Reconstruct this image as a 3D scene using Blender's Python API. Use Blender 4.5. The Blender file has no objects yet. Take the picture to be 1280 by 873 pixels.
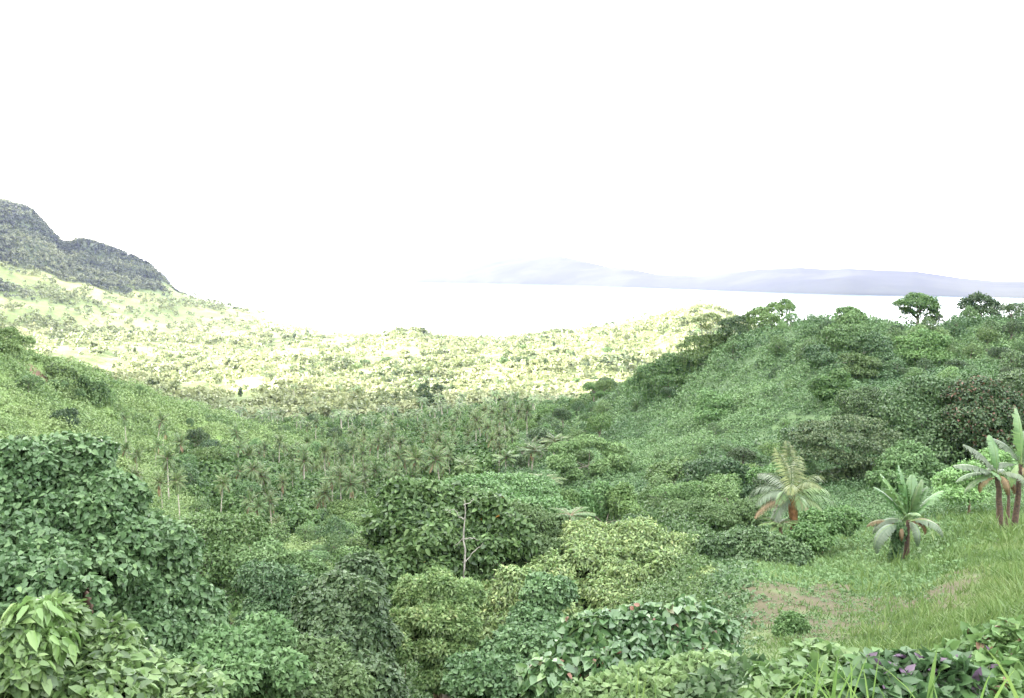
import bpy, math
import numpy as np

rng = np.random.default_rng(11)
scene = bpy.context.scene
COL = scene.collection
R = math.radians
# ------------------------------------------------------------------ camera model (used to estimate real positions)
F, CX, CY, VH = 1067.0, 640.0, 436.5, 340.0
PITCH = math.atan((CY - VH) / F)
CAM = np.array([0.0, 0.0, 150.0])          # sea level is z = 0
SUN_AZ, SUN_EL = R(-72), R(22)             # azimuth clockwise from +Y


def pt(u, v, r):
    """World point seen at pixel (u, v) and standing r metres away (horizontally)."""
    x, y = (u - CX) / F, -(v - CY) / F
    d = np.array([x, math.cos(PITCH) + y * math.sin(PITCH), y * math.cos(PITCH) - math.sin(PITCH)])
    return CAM + d * (r / math.hypot(d[0], d[1]))


def az_of(u):
    return math.degrees(math.atan((u - CX) / (F * 1.0)))


def pix(p):
    q = np.asarray(p) - CAM
    fw = q[1] * math.cos(PITCH) - q[2] * math.sin(PITCH)
    up = q[1] * math.sin(PITCH) + q[2] * math.cos(PITCH)
    return CX + F * q[0] / fw, CY - F * up / fw


# ------------------------------------------------------------------ noise
def _hash(i, j, k, seed):
    n = (i.astype(np.int64) * 374761393 + j.astype(np.int64) * 668265263 + k.astype(np.int64) * 2147483647 + seed * 974711) & 0xffffffff
    n = ((n ^ (n >> 13)) * 1274126177) & 0xffffffff
    return ((n ^ (n >> 16)) & 0xffffff) / float(0xffffff)


def noise2(x, y, seed=0):
    xi, yi = np.floor(x), np.floor(y)
    fx, fy = x - xi, y - yi
    fx, fy = fx * fx * (3 - 2 * fx), fy * fy * (3 - 2 * fy)
    z = np.zeros_like(xi)
    a, b = _hash(xi, yi, z, seed), _hash(xi + 1, yi, z, seed)
    c, d = _hash(xi, yi + 1, z, seed), _hash(xi + 1, yi + 1, z, seed)
    return (a + (b - a) * fx) * (1 - fy) + (c + (d - c) * fx) * fy


def fbm(x, y, octv=4, seed=0):
    s, a, t = 0, 0.5, 0
    for o in range(octv):
        s = s + a * noise2(x * 2 ** o + 17.3 * o, y * 2 ** o - 9.1 * o, seed + o)
        t += a
        a *= 0.5
    return s / t


def sstep(x, a, b):
    t = np.clip((x - a) / (b - a), 0, 1)
    return t * t * (3 - 2 * t)


# ------------------------------------------------------------------ terrain heights
def cols():
    c = {}

    def add(u, pts, az=None):
        a = az if az is not None else az_of(u)
        rows = []
        for p in pts:
            if len(p) == 3:
                rows.append((p[0], p[2]))
            else:
                rows.append((p[0], -(p[1] - VH) / F * p[0]))
        c[a] = rows
    Z = None
    near = [(0.8, Z, -1.7), (2, Z, -1.9)]
    nl = near + [(4, Z, -3), (8, Z, -6.5), (20, Z, -15)]
    add(0, nl + [(35, Z, -18), (60, Z, -22), (100, 600), (150, 540), (200, 480), (262, 412), (320, Z, -38), (500, Z, -85), (900, 475), (1400, 440), (1800, 392), (2200, 335), (2600, 250), (3000, Z, 130), (4500, Z, -150)])
    add(45, nl + [(35, Z, -18), (60, Z, -24), (100, 620), (150, 560), (210, 495), (280, 428), (340, Z, -40), (500, Z, -88), (900, 480), (1400, 440), (1800, 395), (2200, 345), (2600, 262), (3000, Z, 110), (4500, Z, -150)])
    add(82, nl + [(35, Z, -19), (60, Z, -26), (100, 640), (150, 575), (220, 505), (300, 443), (360, Z, -50), (500, Z, -90), (900, 485), (1400, 440), (1800, 400), (2200, 356), (2600, 305), (3000, Z, 40), (4500, Z, -150)])
    add(105, nl + [(35, Z, -20), (60, Z, -27), (100, 645), (150, 580), (220, 512), (300, 449), (360, Z, -50), (500, Z, -92), (900, 487), (1400, 440), (1800, 400), (2200, 357), (2600, 300), (3000, Z, 40), (4500, Z, -150)])
    add(150, nl + [(35, Z, -20), (60, Z, -28), (105, 670), (160, 600), (235, 528), (315, 470), (380, Z, -58), (520, Z, -93), (950, 484), (1400, 443), (1800, 410), (2200, 370), (2600, 315), (3000, Z, 20), (4500, Z, -150)])
    add(190, nl + [(35, Z, -21), (60, Z, -29), (110, 685), (168, 618), (245, 543), (328, 488), (400, Z, -66), (560, Z, -95), (1000, 480), (1400, 445), (1800, 416), (2200, 382), (2560, 328), (2900, Z, -10), (4000, Z, -150)])
    add(220, nl + [(35, Z, -22), (60, Z, -30), (110, 700), (170, 635), (248, 560), (335, 499), (410, Z, -70), (600, Z, -97), (1000, 480), (1400, 446), (1800, 418), (2200, 392), (2500, 358), (2800, Z, -70), (3600, Z, -151)])
    add(270, nl + [(35, Z, -23), (60, Z, -31), (110, 725), (170, 655), (250, 578), (340, 514), (420, 540), (600, 528), (1000, 480), (1400, 448), (1800, 420), (2200, 394), (2500, 372), (2800, 385), (3500, Z, -152)])
    add(335, nl + [(35, Z, -24), (60, Z, -32), (110, 745), (175, 670), (255, 598), (350, 540), (430, 545), (640, 520), (1000, 478), (1400, 447), (1800, 420), (2200, 397), (2450, 388), (2700, Z, -152)])
    add(400, nl + [(35, Z, -25), (60, Z, -33), (110, 765), (180, 680), (260, 612), (400, 560), (500, 540), (700, 515), (1000, 476), (1400, 446), (1800, 423), (2000, 417), (2200, Z, -152)])
    add(470, nl + [(35, Z, -25), (60, Z, -32), (110, 755), (175, 675), (260, 605), (400, 556), (600, 524), (900, 482), (1300, 447), (1500, 428), (1700, 428), (2000, 419), (2150, Z, -152)])
    add(515, nl + [(35, Z, -24), (60, Z, -31), (110, 740), (170, 665), (260, 598), (400, 553), (600, 521), (900, 480), (1250, 450), (1480, 407), (1560, 407), (1750, 436), (1950, 422), (2100, Z, -152)])
    add(560, nl + [(35, Z, -23), (60, Z, -29), (105, 725), (160, 645), (250, 592), (400, 545), (600, 518), (900, 479), (1300, 446), (1500, 424), (1700, 431), (1900, 423), (2050, Z, -152)])
    add(640, near + [(4, Z, -3), (8, Z, -6.5), (20, Z, -14), (35, Z, -21), (60, Z, -26), (100, 690), (150, 628), (205, 590), (300, 550), (400, 528), (600, 508), (900, 476), (1300, 446), (1700, 429), (1900, 423), (2050, Z, -152)])
    add(720, near + [(4, Z, -2.9), (8, Z, -6), (20, Z, -12.5), (35, Z, -18.5), (60, Z, -23), (100, 640), (150, 603), (205, 572), (290, 524), (345, 508), (430, 545), (600, 512), (900, 472), (1300, 446), (1650, 417), (1800, 421), (1950, Z, -151)])
    add(800, near + [(4, Z, -2.7), (8, Z, -5.2), (20, Z, -10.5), (35, Z, -15.5), (60, Z, -20), (100, 640), (150, 588), (220, 520), (300, 470), (345, 485), (450, 545), (600, 520), (900, 466), (1200, 436), (1500, 403), (1650, 412), (1900, Z, -151)])
    add(850, near + [(4, Z, -2.6), (8, Z, -4.8), (20, Z, -9.3), (35, Z, -13.8), (60, Z, -18.5), (100, 632), (150, 570), (220, 492), (272, 445), (320, 470), (450, 540), (650, 500), (900, 460), (1100, 424), (1400, 391), (1650, 410), (2000, Z, -151)])
    add(900, near + [(4, Z, -2.5), (8, Z, -4.7), (20, Z, -9.2), (32, 735), (50, 690), (80, 650), (110, 605), (150, 550), (200, 478), (245, 420), (290, 440), (400, 520), (650, 490), (900, 446), (1150, 405), (1400, 389), (1650, 410), (2000, Z, -151)])
    add(950, near + [(4, Z, -2.5), (7, Z, -4.1), (12, Z, -6.2), (20, 810), (30, 715), (45, 695), (70, 655), (100, 615), (140, 545), (180, 477), (222, 405), (255, 420), (350, 500), (600, 490), (1000, 430), (1300, 415), (1800, Z, -151)])
    add(1050, near + [(4, Z, -2.4), (7, Z, -3.9), (12, Z, -5.9), (20, 785), (30, 733), (40, 700), (55, 672), (65, 655), (90, 597), (120, 540), (160, 462), (207, 398), (240, 420), (400, 520), (800, 480), (1800, Z, -151)])
    add(1150, near + [(4, Z, -2.3), (7, Z, -3.6), (12, Z, -5.5), (20, 765), (30, 722), (37, 702), (45, 676), (58, 640), (75, 615), (100, 565), (150, 468), (205, 399), (240, 430), (400, 540), (1800, Z, -151)])
    add(1215, near + [(4, Z, -2.2), (7, Z, -3.4), (12, Z, -5.1), (20, 742), (30, 692), (36, 668), (46, 640), (56, 626), (75, 605), (100, 560), (150, 455), (205, 397), (240, 430), (400, 540), (1800, Z, -151)])
    add(1290, near + [(4, Z, -2.1), (7, Z, -3.2), (12, Z, -4.8), (20, 715), (30, 675), (36, 655), (46, 628), (56, 622), (80, 575), (120, 490), (160, 430), (203, 394), (240, 430), (400, 540), (2000, Z, -151)])
    add(0, near + [(6, Z, -2.8), (20, Z, -6), (50, Z, -13), (120, Z, -16), (160, Z, -9), (205, Z, -4), (300, Z, -40), (500, Z, -90), (2000, Z, -151)], 45)
    add(0, near + [(6, Z, -2.3), (50, Z, -8), (150, Z, -4), (250, Z, 6), (500, Z, -80), (2000, Z, -151)], 62)
    add(0, near + [(6, Z, -1.8), (100, Z, 8), (300, Z, 15), (900, Z, -40), (2500, Z, -151)], 95)
    add(0, near + [(6, Z, -1.7), (50, Z, 8), (200, Z, 60), (1000, Z, 100), (3000, Z, -151)], 150)
    add(0, near + [(6, Z, -1.7), (50, Z, 8), (200, Z, 60), (1000, Z, 100), (3000, Z, -151)], -179)
    # unseen high ridge on the left, added and shaped to shade the near ground
    add(0, near + [(6, Z, -2), (50, Z, 0), (200, Z, 90), (420, Z, 270), (700, Z, 250), (1500, Z, 0), (4000, Z, -151)], -110)
    add(0, near + [(6, Z, -2.2), (50, Z, -4), (200, Z, 70), (430, Z, 290), (700, Z, 250), (1500, Z, 0), (4000, Z, -151)], -80)
    add(0, near + [(5, Z, -3), (60, Z, -8), (200, Z, 40), (450, Z, 300), (700, Z, 260), (1500, Z, 0), (4000, Z, -151)], -60)
    add(0, near + [(5, Z, -3.6), (20, Z, -12), (60, Z, -16), (200, Z, 10), (400, Z, 180), (650, Z, 345), (900, Z, 250), (1500, Z, 0), (4000, Z, -151)], -47)
    add(0, nl + [(35, Z, -17), (60, Z, -19), (200, Z, -10), (330, Z, 30), (560, Z, 180), (800, Z, 350), (980, Z, 350), (1200, Z, 150), (1700, Z, 0), (2600, Z, 250), (4500, Z, -150)], -39.5)
    add(0, nl + [(35, Z, -17.5), (60, Z, -20), (120, Z, -25), (200, Z, -20), (280, Z, -8), (420, Z, 15), (640, Z, 70), (860, Z, 180), (980, Z, 200), (1200, Z, 40), (1700, Z, -60), (2600, Z, 270), (4500, Z, -150)], -35.5)
    add(0, nl + [(35, Z, -18), (60, Z, -21), (100, 590), (150, 530), (200, 470), (265, 395), (330, Z, -25), (500, Z, -60), (900, Z, -80), (1400, Z, -120), (1900, Z, -60), (2600, Z, 260), (4500, Z, -150)], -33)
    return c


A_IN = np.linspace(-33.5, 33.5, 520)
A_OUT_L = np.linspace(-180, -33.5, 90)[:-1]
A_OUT_R = np.linspace(33.5, 180, 60)[1:]
AZ = np.concatenate([A_OUT_L, A_IN, A_OUT_R])
LNR = np.linspace(math.log(0.8), math.log(4600), 780)
RR = np.exp(LNR)


def gsm(a, sig, axis):
    k = np.arange(-int(3 * sig) - 1, int(3 * sig) + 2)
    w = np.exp(-0.5 * (k / sig) ** 2)
    w /= w.sum()
    pad = [(0, 0), (0, 0)]
    pad[axis] = (len(k) // 2, len(k) // 2)
    ap = np.pad(a, pad, mode='edge')
    return np.apply_along_axis(lambda m: np.convolve(m, w, 'valid'), axis, ap)


def build_heights():
    c = cols()
    azs = sorted(c)
    E = []
    for a in azs:
        rows = c[a]
        r = np.log([p[0] for p in rows])
        e = np.array([p[1] / p[0] for p in rows])
        ee = np.interp(LNR, r, e)
        E.append(np.where(RR > rows[-1][0], rows[-1][1] / RR, ee))
    E = np.array(E)
    G = np.empty((len(AZ), len(LNR)))
    for j in range(len(LNR)):
        G[:, j] = np.interp(AZ, azs, E[:, j])
    G = gsm(G, 4.0, 1)
    n0, n1 = len(A_OUT_L), len(A_OUT_L) + len(A_IN)
    sm = gsm(G, 5.0, 0)
    fine = gsm(G, 1.2, 0)
    w = sstep(RR, 1200, 2000)[None]
    G[n0 + 1:n1 - 1] = (sm * (1 - w) + fine * w)[n0 + 1:n1 - 1]
    Zr = G * RR[None, :]
    ang = np.radians(AZ)[:, None]
    X = np.sin(ang) * RR[None, :]
    Y = np.cos(ang) * RR[None, :]
    # uneven ground: metre-scale lumps near, larger spurs and gullies far off
    far = sstep(RR, 300, 1500)[None, :]
    lump = (fbm(X / 14, Y / 14, 4, 3) - 0.5) * np.clip(RR * 0.02, 0.1, 3.0)[None, :]
    spur = (1 - np.abs(2 * fbm(X / 420, Y / 420, 5, 21) - 1) * 2 - 0.45) * 34 * far
    high = sstep(Zr, -110, 40)
    spur2 = (fbm(X / 160, Y / 160, 4, 8) - 0.5) * 26 * sstep(RR, 1100, 2300)[None, :] * high
    edge = 1 - 0.75 * sstep(-Zr, 118, 150)
    mid = sstep(RR, 620, 850) * sstep(RR, 2100, 1750)
    val = ((1 - np.abs(2 * fbm(X / 260 + 3, Y / 260, 4, 95) - 1)) - .68) * 46 * mid[None] * sstep(-Zr, 165, 120)
    gul = (fbm(X / 38, Y / 38, 3, 33) - .5) * 7.5 * (sstep(RR, 80, 130) * sstep(RR, 420, 300))[None]
    Zr = Zr + val + gul
    rdg = (fbm(X / 130, Y / 130, 4, 51) - .5) * 90 * sstep(Zr, 60, 260) * sstep(-AZ, 34.5, 37)[:, None] * (RR < 1500)[None]  # roughens the unseen ridge so its cast shadow gets an uneven edge
    Zr = Zr + rdg + lump * edge + (spur * 0.35 * high + spur2) * edge
    return X, Y, Zr + CAM[2]


TX, TY, TZ = build_heights()


def ground(x, y):
    x, y = np.atleast_1d(np.asarray(x, float)), np.atleast_1d(np.asarray(y, float))
    a = np.degrees(np.arctan2(x, y))
    lr = np.log(np.maximum(np.hypot(x, y), 0.81))
    fi = np.interp(a, AZ, np.arange(len(AZ)))
    fj = np.clip((lr - LNR[0]) / (LNR[1] - LNR[0]), 0, len(LNR) - 1.001)
    i, j = np.clip(fi.astype(int), 0, len(AZ) - 2), fj.astype(int)
    s, t = fi - i, fj - j
    return (TZ[i, j] * (1 - s) + TZ[i + 1, j] * s) * (1 - t) + (TZ[i, j + 1] * (1 - s) + TZ[i + 1, j + 1] * s) * t


def gz(x, y):
    return float(ground(x, y)[0])


def hits(u, v, rmin=3, rmax=4000):
    """First ground point on the ray through pixel (u, v)."""
    x, y = (u - CX) / F, -(v - CY) / F
    d = np.array([x, math.cos(PITCH) + y * math.sin(PITCH), y * math.cos(PITCH) - math.sin(PITCH)])
    d /= math.hypot(d[0], d[1])
    rs = np.exp(np.linspace(math.log(rmin), math.log(rmax), 900))
    p = CAM[None] + d[None] * rs[:, None]
    g = ground(p[:, 0], p[:, 1])
    k = np.argmax(p[:, 2] < g)
    return p[k] if p[k, 2] < g[k] else None


# ------------------------------------------------------------------ materials
def new_mat(name):
    m = bpy.data.materials.new(name)
    m.use_nodes = True
    m.node_tree.nodes.clear()
    return m, m.node_tree


def leaf_mat(name, stops, gloss=0.45, transl=0.25, spec=0.35, patch=0.0, objvar=0.25):
    m, t = new_mat(name)
    N, L = t.nodes, t.links
    out = N.new('ShaderNodeOutputMaterial')
    at = N.new('ShaderNodeAttribute')
    at.attribute_name = 'rnd'
    ramp = N.new('ShaderNodeValToRGB')
    el = ramp.color_ramp.elements
    while len(el) < len(stops):
        el.new(0.5)
    for e, (p, c) in zip(el, stops):
        e.position = p
        e.color = (*c, 1)
    fac = at.outputs['Fac']
    if patch > 0:
        geo = N.new('ShaderNodeNewGeometry')
        no = N.new('ShaderNodeTexNoise')
        no.inputs['Scale'].default_value = 0.06
        no.inputs['Detail'].default_value = 4
        L.new(geo.outputs['Position'], no.inputs['Vector'])
        ma = N.new('ShaderNodeMath')
        ma.operation = 'MULTIPLY_ADD'
        ma.inputs[1].default_value = patch * 3
        ma.inputs[2].default_value = -patch * 1.5
        L.new(no.outputs['Fac'], ma.inputs[0])
        ad = N.new('ShaderNodeMath')
        ad.use_clamp = True
        L.new(fac, ad.inputs[0])
        L.new(ma.outputs[0], ad.inputs[1])
        fac = ad.outputs[0]
    L.new(fac, ramp.inputs['Fac'])
    oi = N.new('ShaderNodeObjectInfo')
    mr = N.new('ShaderNodeMapRange')
    mr.inputs['To Min'].default_value = 1 - objvar
    mr.inputs['To Max'].default_value = 1 + objvar
    L.new(oi.outputs['Random'], mr.inputs['Value'])
    hs = N.new('ShaderNodeHueSaturation')
    L.new(mr.outputs['Result'], hs.inputs['Value'])
    m2 = N.new('ShaderNodeMath')
    m2.operation = 'MULTIPLY_ADD'
    m2.inputs[1].default_value = 7.31
    m2.inputs[2].default_value = 0.0
    L.new(oi.outputs['Random'], m2.inputs[0])
    fr = N.new('ShaderNodeMath')
    fr.operation = 'FRACT'
    L.new(m2.outputs[0], fr.inputs[0])
    mh = N.new('ShaderNodeMapRange')
    mh.inputs['To Min'].default_value = 0.5 - 0.012 * objvar / 0.25
    mh.inputs['To Max'].default_value = 0.5 + 0.016 * objvar / 0.25
    L.new(fr.outputs[0], mh.inputs['Value'])
    L.new(mh.outputs['Result'], hs.inputs['Hue'])
    L.new(ramp.outputs['Color'], hs.inputs['Color'])
    p = N.new('ShaderNodeBsdfPrincipled')
    p.inputs['Roughness'].default_value = gloss
    p.inputs['Specular IOR Level'].default_value = spec
    L.new(hs.outputs['Color'], p.inputs['Base Color'])
    tr = N.new('ShaderNodeBsdfTranslucent')
    L.new(hs.outputs['Color'], tr.inputs['Color'])
    mx = N.new('ShaderNodeMixShader')
    mx.inputs['Fac'].default_value = transl
    L.new(p.outputs[0], mx.inputs[1])
    L.new(tr.outputs[0], mx.inputs[2])
    L.new(mx.outputs[0], out.inputs['Surface'])
    return m


def bark_mat(name, c1, c2, scale=6.0):
    m, t = new_mat(name)
    N, L = t.nodes, t.links
    out = N.new('ShaderNodeOutputMaterial')
    co = N.new('ShaderNodeTexCoord')
    no = N.new('ShaderNodeTexNoise')
    no.inputs['Scale'].default_value = scale
    no.inputs['Detail'].default_value = 5
    L.new(co.outputs['Object'], no.inputs['Vector'])
    ramp = N.new('ShaderNodeValToRGB')
    ramp.color_ramp.elements[0].position = 0.35
    ramp.color_ramp.elements[1].position = 0.65
    ramp.color_ramp.elements[0].color = (*c1, 1)
    ramp.color_ramp.elements[1].color = (*c2, 1)
    L.new(no.outputs['Fac'], ramp.inputs['Fac'])
    p = N.new('ShaderNodeBsdfPrincipled')
    p.inputs['Roughness'].default_value = 0.85
    L.new(ramp.outputs['Color'], p.inputs['Base Color'])
    bm = N.new('ShaderNodeBump')
    bm.inputs['Strength'].default_value = 0.5
    bm.inputs['Distance'].default_value = 0.05
    L.new(no.outputs['Fac'], bm.inputs['Height'])
    L.new(bm.outputs['Normal'], p.inputs['Normal'])
    L.new(p.outputs[0], out.inputs['Surface'])
    return m


def ramp3(a, b, c):
    return [(0.0, a), (0.5, b), (1.0, c)]


M = {}
M['vine'] = leaf_mat('vine_leaf', ramp3((.033,.065,.029),(.056,.102,.042),(.090,.146,.060)), 0.42, 0.28, 0.26)
M['broad'] = leaf_mat('broad_leaf', ramp3((.040,.080,.028),(.072,.128,.042),(.116,.178,.062)), 0.45, 0.3, 0.22)
M['dark'] = leaf_mat('dark_leaf', ramp3((.026,.050,.024),(.044,.078,.034),(.070,.110,.046)), 0.42, 0.25, 0.22)
M['pale'] = leaf_mat('pale_leaf', ramp3((.056,.100,.040),(.086,.146,.056),(.124,.188,.076)), 0.5, 0.3, 0.22)
M['yellow'] = leaf_mat('yellow_leaf', [(0,(.065,.112,.040)),(.45,(.115,.172,.060)),(.8,(.170,.22,.085)),(1,(.23,.225,.095))], 0.45, 0.3)
M['bright'] = leaf_mat('bright_leaf', ramp3((.062,.120,.042),(.095,.170,.056),(.14,.215,.08)), 0.45, 0.3)
M['spring'] = leaf_mat('young_leaf', ramp3((.075,.145,.045),(.105,.19,.06),(.15,.235,.085)), 0.4, 0.3)
M['palm'] = leaf_mat('palm_leaf', ramp3((.050,.088,.034),(.080,.130,.048),(.125,.175,.070)), 0.4, 0.25, 0.3)
M['palmdead'] = leaf_mat('dead_palm_leaf', ramp3((.12, .085, .05), (.19, .14, .08), (.27, .20, .12)), 0.6, 0.15)
M['rust'] = leaf_mat('rusty_blossom', ramp3((.05,.04,.025),(.10,.055,.036),(.155,.075,.05)), 0.5, 0.2)
M['purple'] = leaf_mat('purple_leaf', ramp3((.05, .04, .055), (.09, .06, .10), (.15, .10, .17)), 0.4, 0.2)
M['bigleaf'] = leaf_mat('round_leaf', [(0, (.028, .060, .028)), (.6, (.052, .105, .040)), (.86, (.085, .14, .05)), (.9, (.11, .085, .06)), (1, (.15, .105, .085))], 0.38, 0.22, 0.45)
M['banana'] = leaf_mat('banana_leaf', ramp3((.045, .09, .035), (.07, .13, .045), (.11, .17, .06)), 0.38, 0.25, 0.5)
M['bananapale'] = leaf_mat('weathered_banana_leaf', ramp3((.055,.085,.050),(.085,.115,.075),(.13,.155,.115)), 0.45, 0.2, 0.3)
M['bananadead'] = leaf_mat('dry_banana_leaf', ramp3((.050,.034,.016),(.09,.060,.028),(.14,.10,.05)), 0.65, 0.15)
M['orange'] = leaf_mat('orange_leaf', ramp3((.35, .14, .03), (.45, .20, .05), (.55, .28, .07)), 0.5, 0.2)
M['grass'] = leaf_mat('grass_blade', ramp3((.046,.086,.026),(.078,.128,.038),(.125,.165,.062)), 0.5, 0.28, 0.2, 0.25, 0)
M['blade'] = leaf_mat('long_grass_blade', ramp3((.065,.125,.035),(.095,.17,.045),(.15,.22,.07)), 0.4, 0.3)
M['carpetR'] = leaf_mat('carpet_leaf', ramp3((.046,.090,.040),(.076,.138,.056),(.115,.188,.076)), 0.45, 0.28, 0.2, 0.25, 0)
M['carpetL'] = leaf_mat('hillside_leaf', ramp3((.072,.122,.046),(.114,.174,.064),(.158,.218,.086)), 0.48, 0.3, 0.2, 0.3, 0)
M['forest'] = leaf_mat('glare_pale_forest_leaf', ramp3((.115,.140,.072),(.18,.205,.105),(.25,.27,.15)), 0.5, 0.3, 0.3, 0.3, 0)  # paled so the leaf colour carries the glare over the sunlit valley
M['mount'] = leaf_mat('hazed_mountain_leaf', ramp3((.055,.068,.055),(.105,.122,.085),(.19,.21,.13)), 0.6, 0.25, 0.2, 0.2, 0)  # leaf colour lightened and greyed to stand in for haze on the mountain
M['olive'] = leaf_mat('olive_leaf', ramp3((.042,.068,.030),(.072,.105,.045),(.11,.145,.065)), 0.5, 0.25)
M['youngpalm'] = leaf_mat('young_palm_leaf', ramp3((.065, .095, .032), (.105, .135, .046), (.17, .19, .075)), 0.4, 0.3, 0.35)
M['darkwood'] = leaf_mat('darker_woodland_leaf', ramp3((.055, .078, .038), (.090, .115, .052), (.14, .165, .078)), 0.5, 0.3, 0.3, 0.3, 0)
M['bark'] = bark_mat('grey_bark', (.09, .078, .064), (.18, .155, .125))
M['palmbark'] = bark_mat('palm_bark', (.20, .18, .15), (.36, .33, .28), 4)
M['redbark'] = bark_mat('red_bark', (.07, .043, .032), (.13, .082, .06))
M['deadwood'] = bark_mat('dead_wood', (.15, .14, .125), (.25, .235, .21))
M['stem'] = bark_mat('brown_stem', (.09, .065, .04), (.16, .11, .07))
M['orangewood'] = bark_mat('orange_leaf_bases', (.15, .072, .03), (.27, .14, .06), 5)
M['redstem'] = bark_mat('banana_stem', (.030, .021, .015), (.082, .050, .033), 9)


# ------------------------------------------------------------------ geometry accumulator (quads only)
def nrm(a):
    return a / np.maximum(np.linalg.norm(a, axis=-1, keepdims=True), 1e-9)


class Geo:
    def __init__(s):
        s.V, s.Q, s.Mi, s.Rn, s.n = [], [], [], [], 0

    def add(s, V, Q, mi=0, rnd=0.5):
        V = np.asarray(V, float).reshape(-1, 3)
        Q = np.asarray(Q, np.int64).reshape(-1, 4)
        s.V.append(V)
        s.Q.append(Q + s.n)
        s.Mi.append(np.full(len(Q), mi) if np.isscalar(mi) else np.asarray(mi))
        s.Rn.append(np.full(len(Q), rnd) if np.isscalar(rnd) else np.asarray(rnd))
        s.n += len(V)

    def leaves(s, P, T, Nn, L, W, rnd, mi=0, rich=False, fold=0.25, bend=0.15):
        """P base points, T tip directions, Nn face normals, L/W sizes."""
        n = len(P)
        if n == 0:
            return
        L = np.broadcast_to(L, (n,)).astype(float)[:, None]
        W = np.broadcast_to(W, (n,)).astype(float)[:, None]
        T = nrm(T)
        S = nrm(np.cross(T, Nn))
        Nn = np.cross(S, T)
        if rich:
            b = P
            t = P + T * L - Nn * L * bend
            f1 = Nn * W * fold
            r1 = P + T * L * .18 + S * W * .46 + f1
            r2 = P + T * L * .62 + S * W * .40 + f1 * .7 - Nn * L * bend * .35
            l1 = P + T * L * .18 - S * W * .46 + f1
            l2 = P + T * L * .62 - S * W * .40 + f1 * .7 - Nn * L * bend * .35
            V = np.stack([b, r1, r2, t, l2, l1], 1).reshape(-1, 3)
            k = np.arange(n)[:, None] * 6
            Q = np.concatenate([k + [[0, 1, 2, 3]], k + [[0, 3, 4, 5]]])
            s.add(V, Q, mi if np.isscalar(mi) else np.tile(mi, 2), np.tile(np.broadcast_to(rnd, (n,)), 2))
        else:
            b = P
            f1 = Nn * W * fold
            t = P + T * L - Nn * L * bend
            r1 = P + T * L * .42 + S * W * .5 + f1
            l1 = P + T * L * .42 - S * W * .5 + f1
            V = np.stack([b, r1, t, l1], 1).reshape(-1, 3)
            k = np.arange(n)[:, None] * 4
            s.add(V, k + [[0, 1, 2, 3]], mi, np.broadcast_to(rnd, (n,)))

    def tube(s, path, rad, sides=6, mi=0, rnd=0.5):
        path = np.asarray(path, float)
        n = len(path)
        rad = np.broadcast_to(rad, (n,))
        t = nrm(np.gradient(path, axis=0))
        ref = np.array([0.31, 0.95, 0.07])
        a = nrm(np.cross(t, ref))
        b = np.cross(t, a)
        th = np.linspace(0, 2 * np.pi, sides, endpoint=False)
        ring = a[:, None] * np.cos(th)[None, :, None] + b[:, None] * np.sin(th)[None, :, None]
        V = (path[:, None] + ring * rad[:, None, None]).reshape(-1, 3)
        Q = []
        for i in range(n - 1):
            for k in range(sides):
                k2 = (k + 1) % sides
                Q.append([i * sides + k, i * sides + k2, (i + 1) * sides + k2, (i + 1) * sides + k])
        s.add(V, Q, mi, rnd)

    def mesh(s, name, mats):
        me = bpy.data.meshes.new(name)
        V = np.concatenate(s.V).astype(np.float32)
        Q = np.concatenate(s.Q).astype(np.int32)
        me.vertices.add(len(V))
        me.vertices.foreach_set('co', V.ravel())
        me.loops.add(len(Q) * 4)
        me.loops.foreach_set('vertex_index', Q.ravel())
        me.polygons.add(len(Q))
        me.polygons.foreach_set('loop_start', np.arange(0, len(Q) * 4, 4, dtype=np.int32))
        me.polygons.foreach_set('material_index', np.concatenate(s.Mi).astype(np.int32))
        at = me.attributes.new('rnd', 'FLOAT', 'FACE')
        at.data.foreach_set('value', np.concatenate(s.Rn).astype(np.float32))
        for m in mats:
            me.materials.append(m)
        me.update(calc_edges=True)
        return me


def tag(o, label=None, cat=None, group=None, kind=None):
    if label:
        o['label'] = label
    if cat:
        o['category'] = cat
    if group:
        o['group'] = group
    if kind:
        o['kind'] = kind
    return o


def link(name, me, parent=None, loc=None):
    o = bpy.data.objects.new(name, me)
    COL.objects.link(o)
    if parent is not None:
        o.parent = parent
    if loc is not None:
        o.location = loc
    return o


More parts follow.
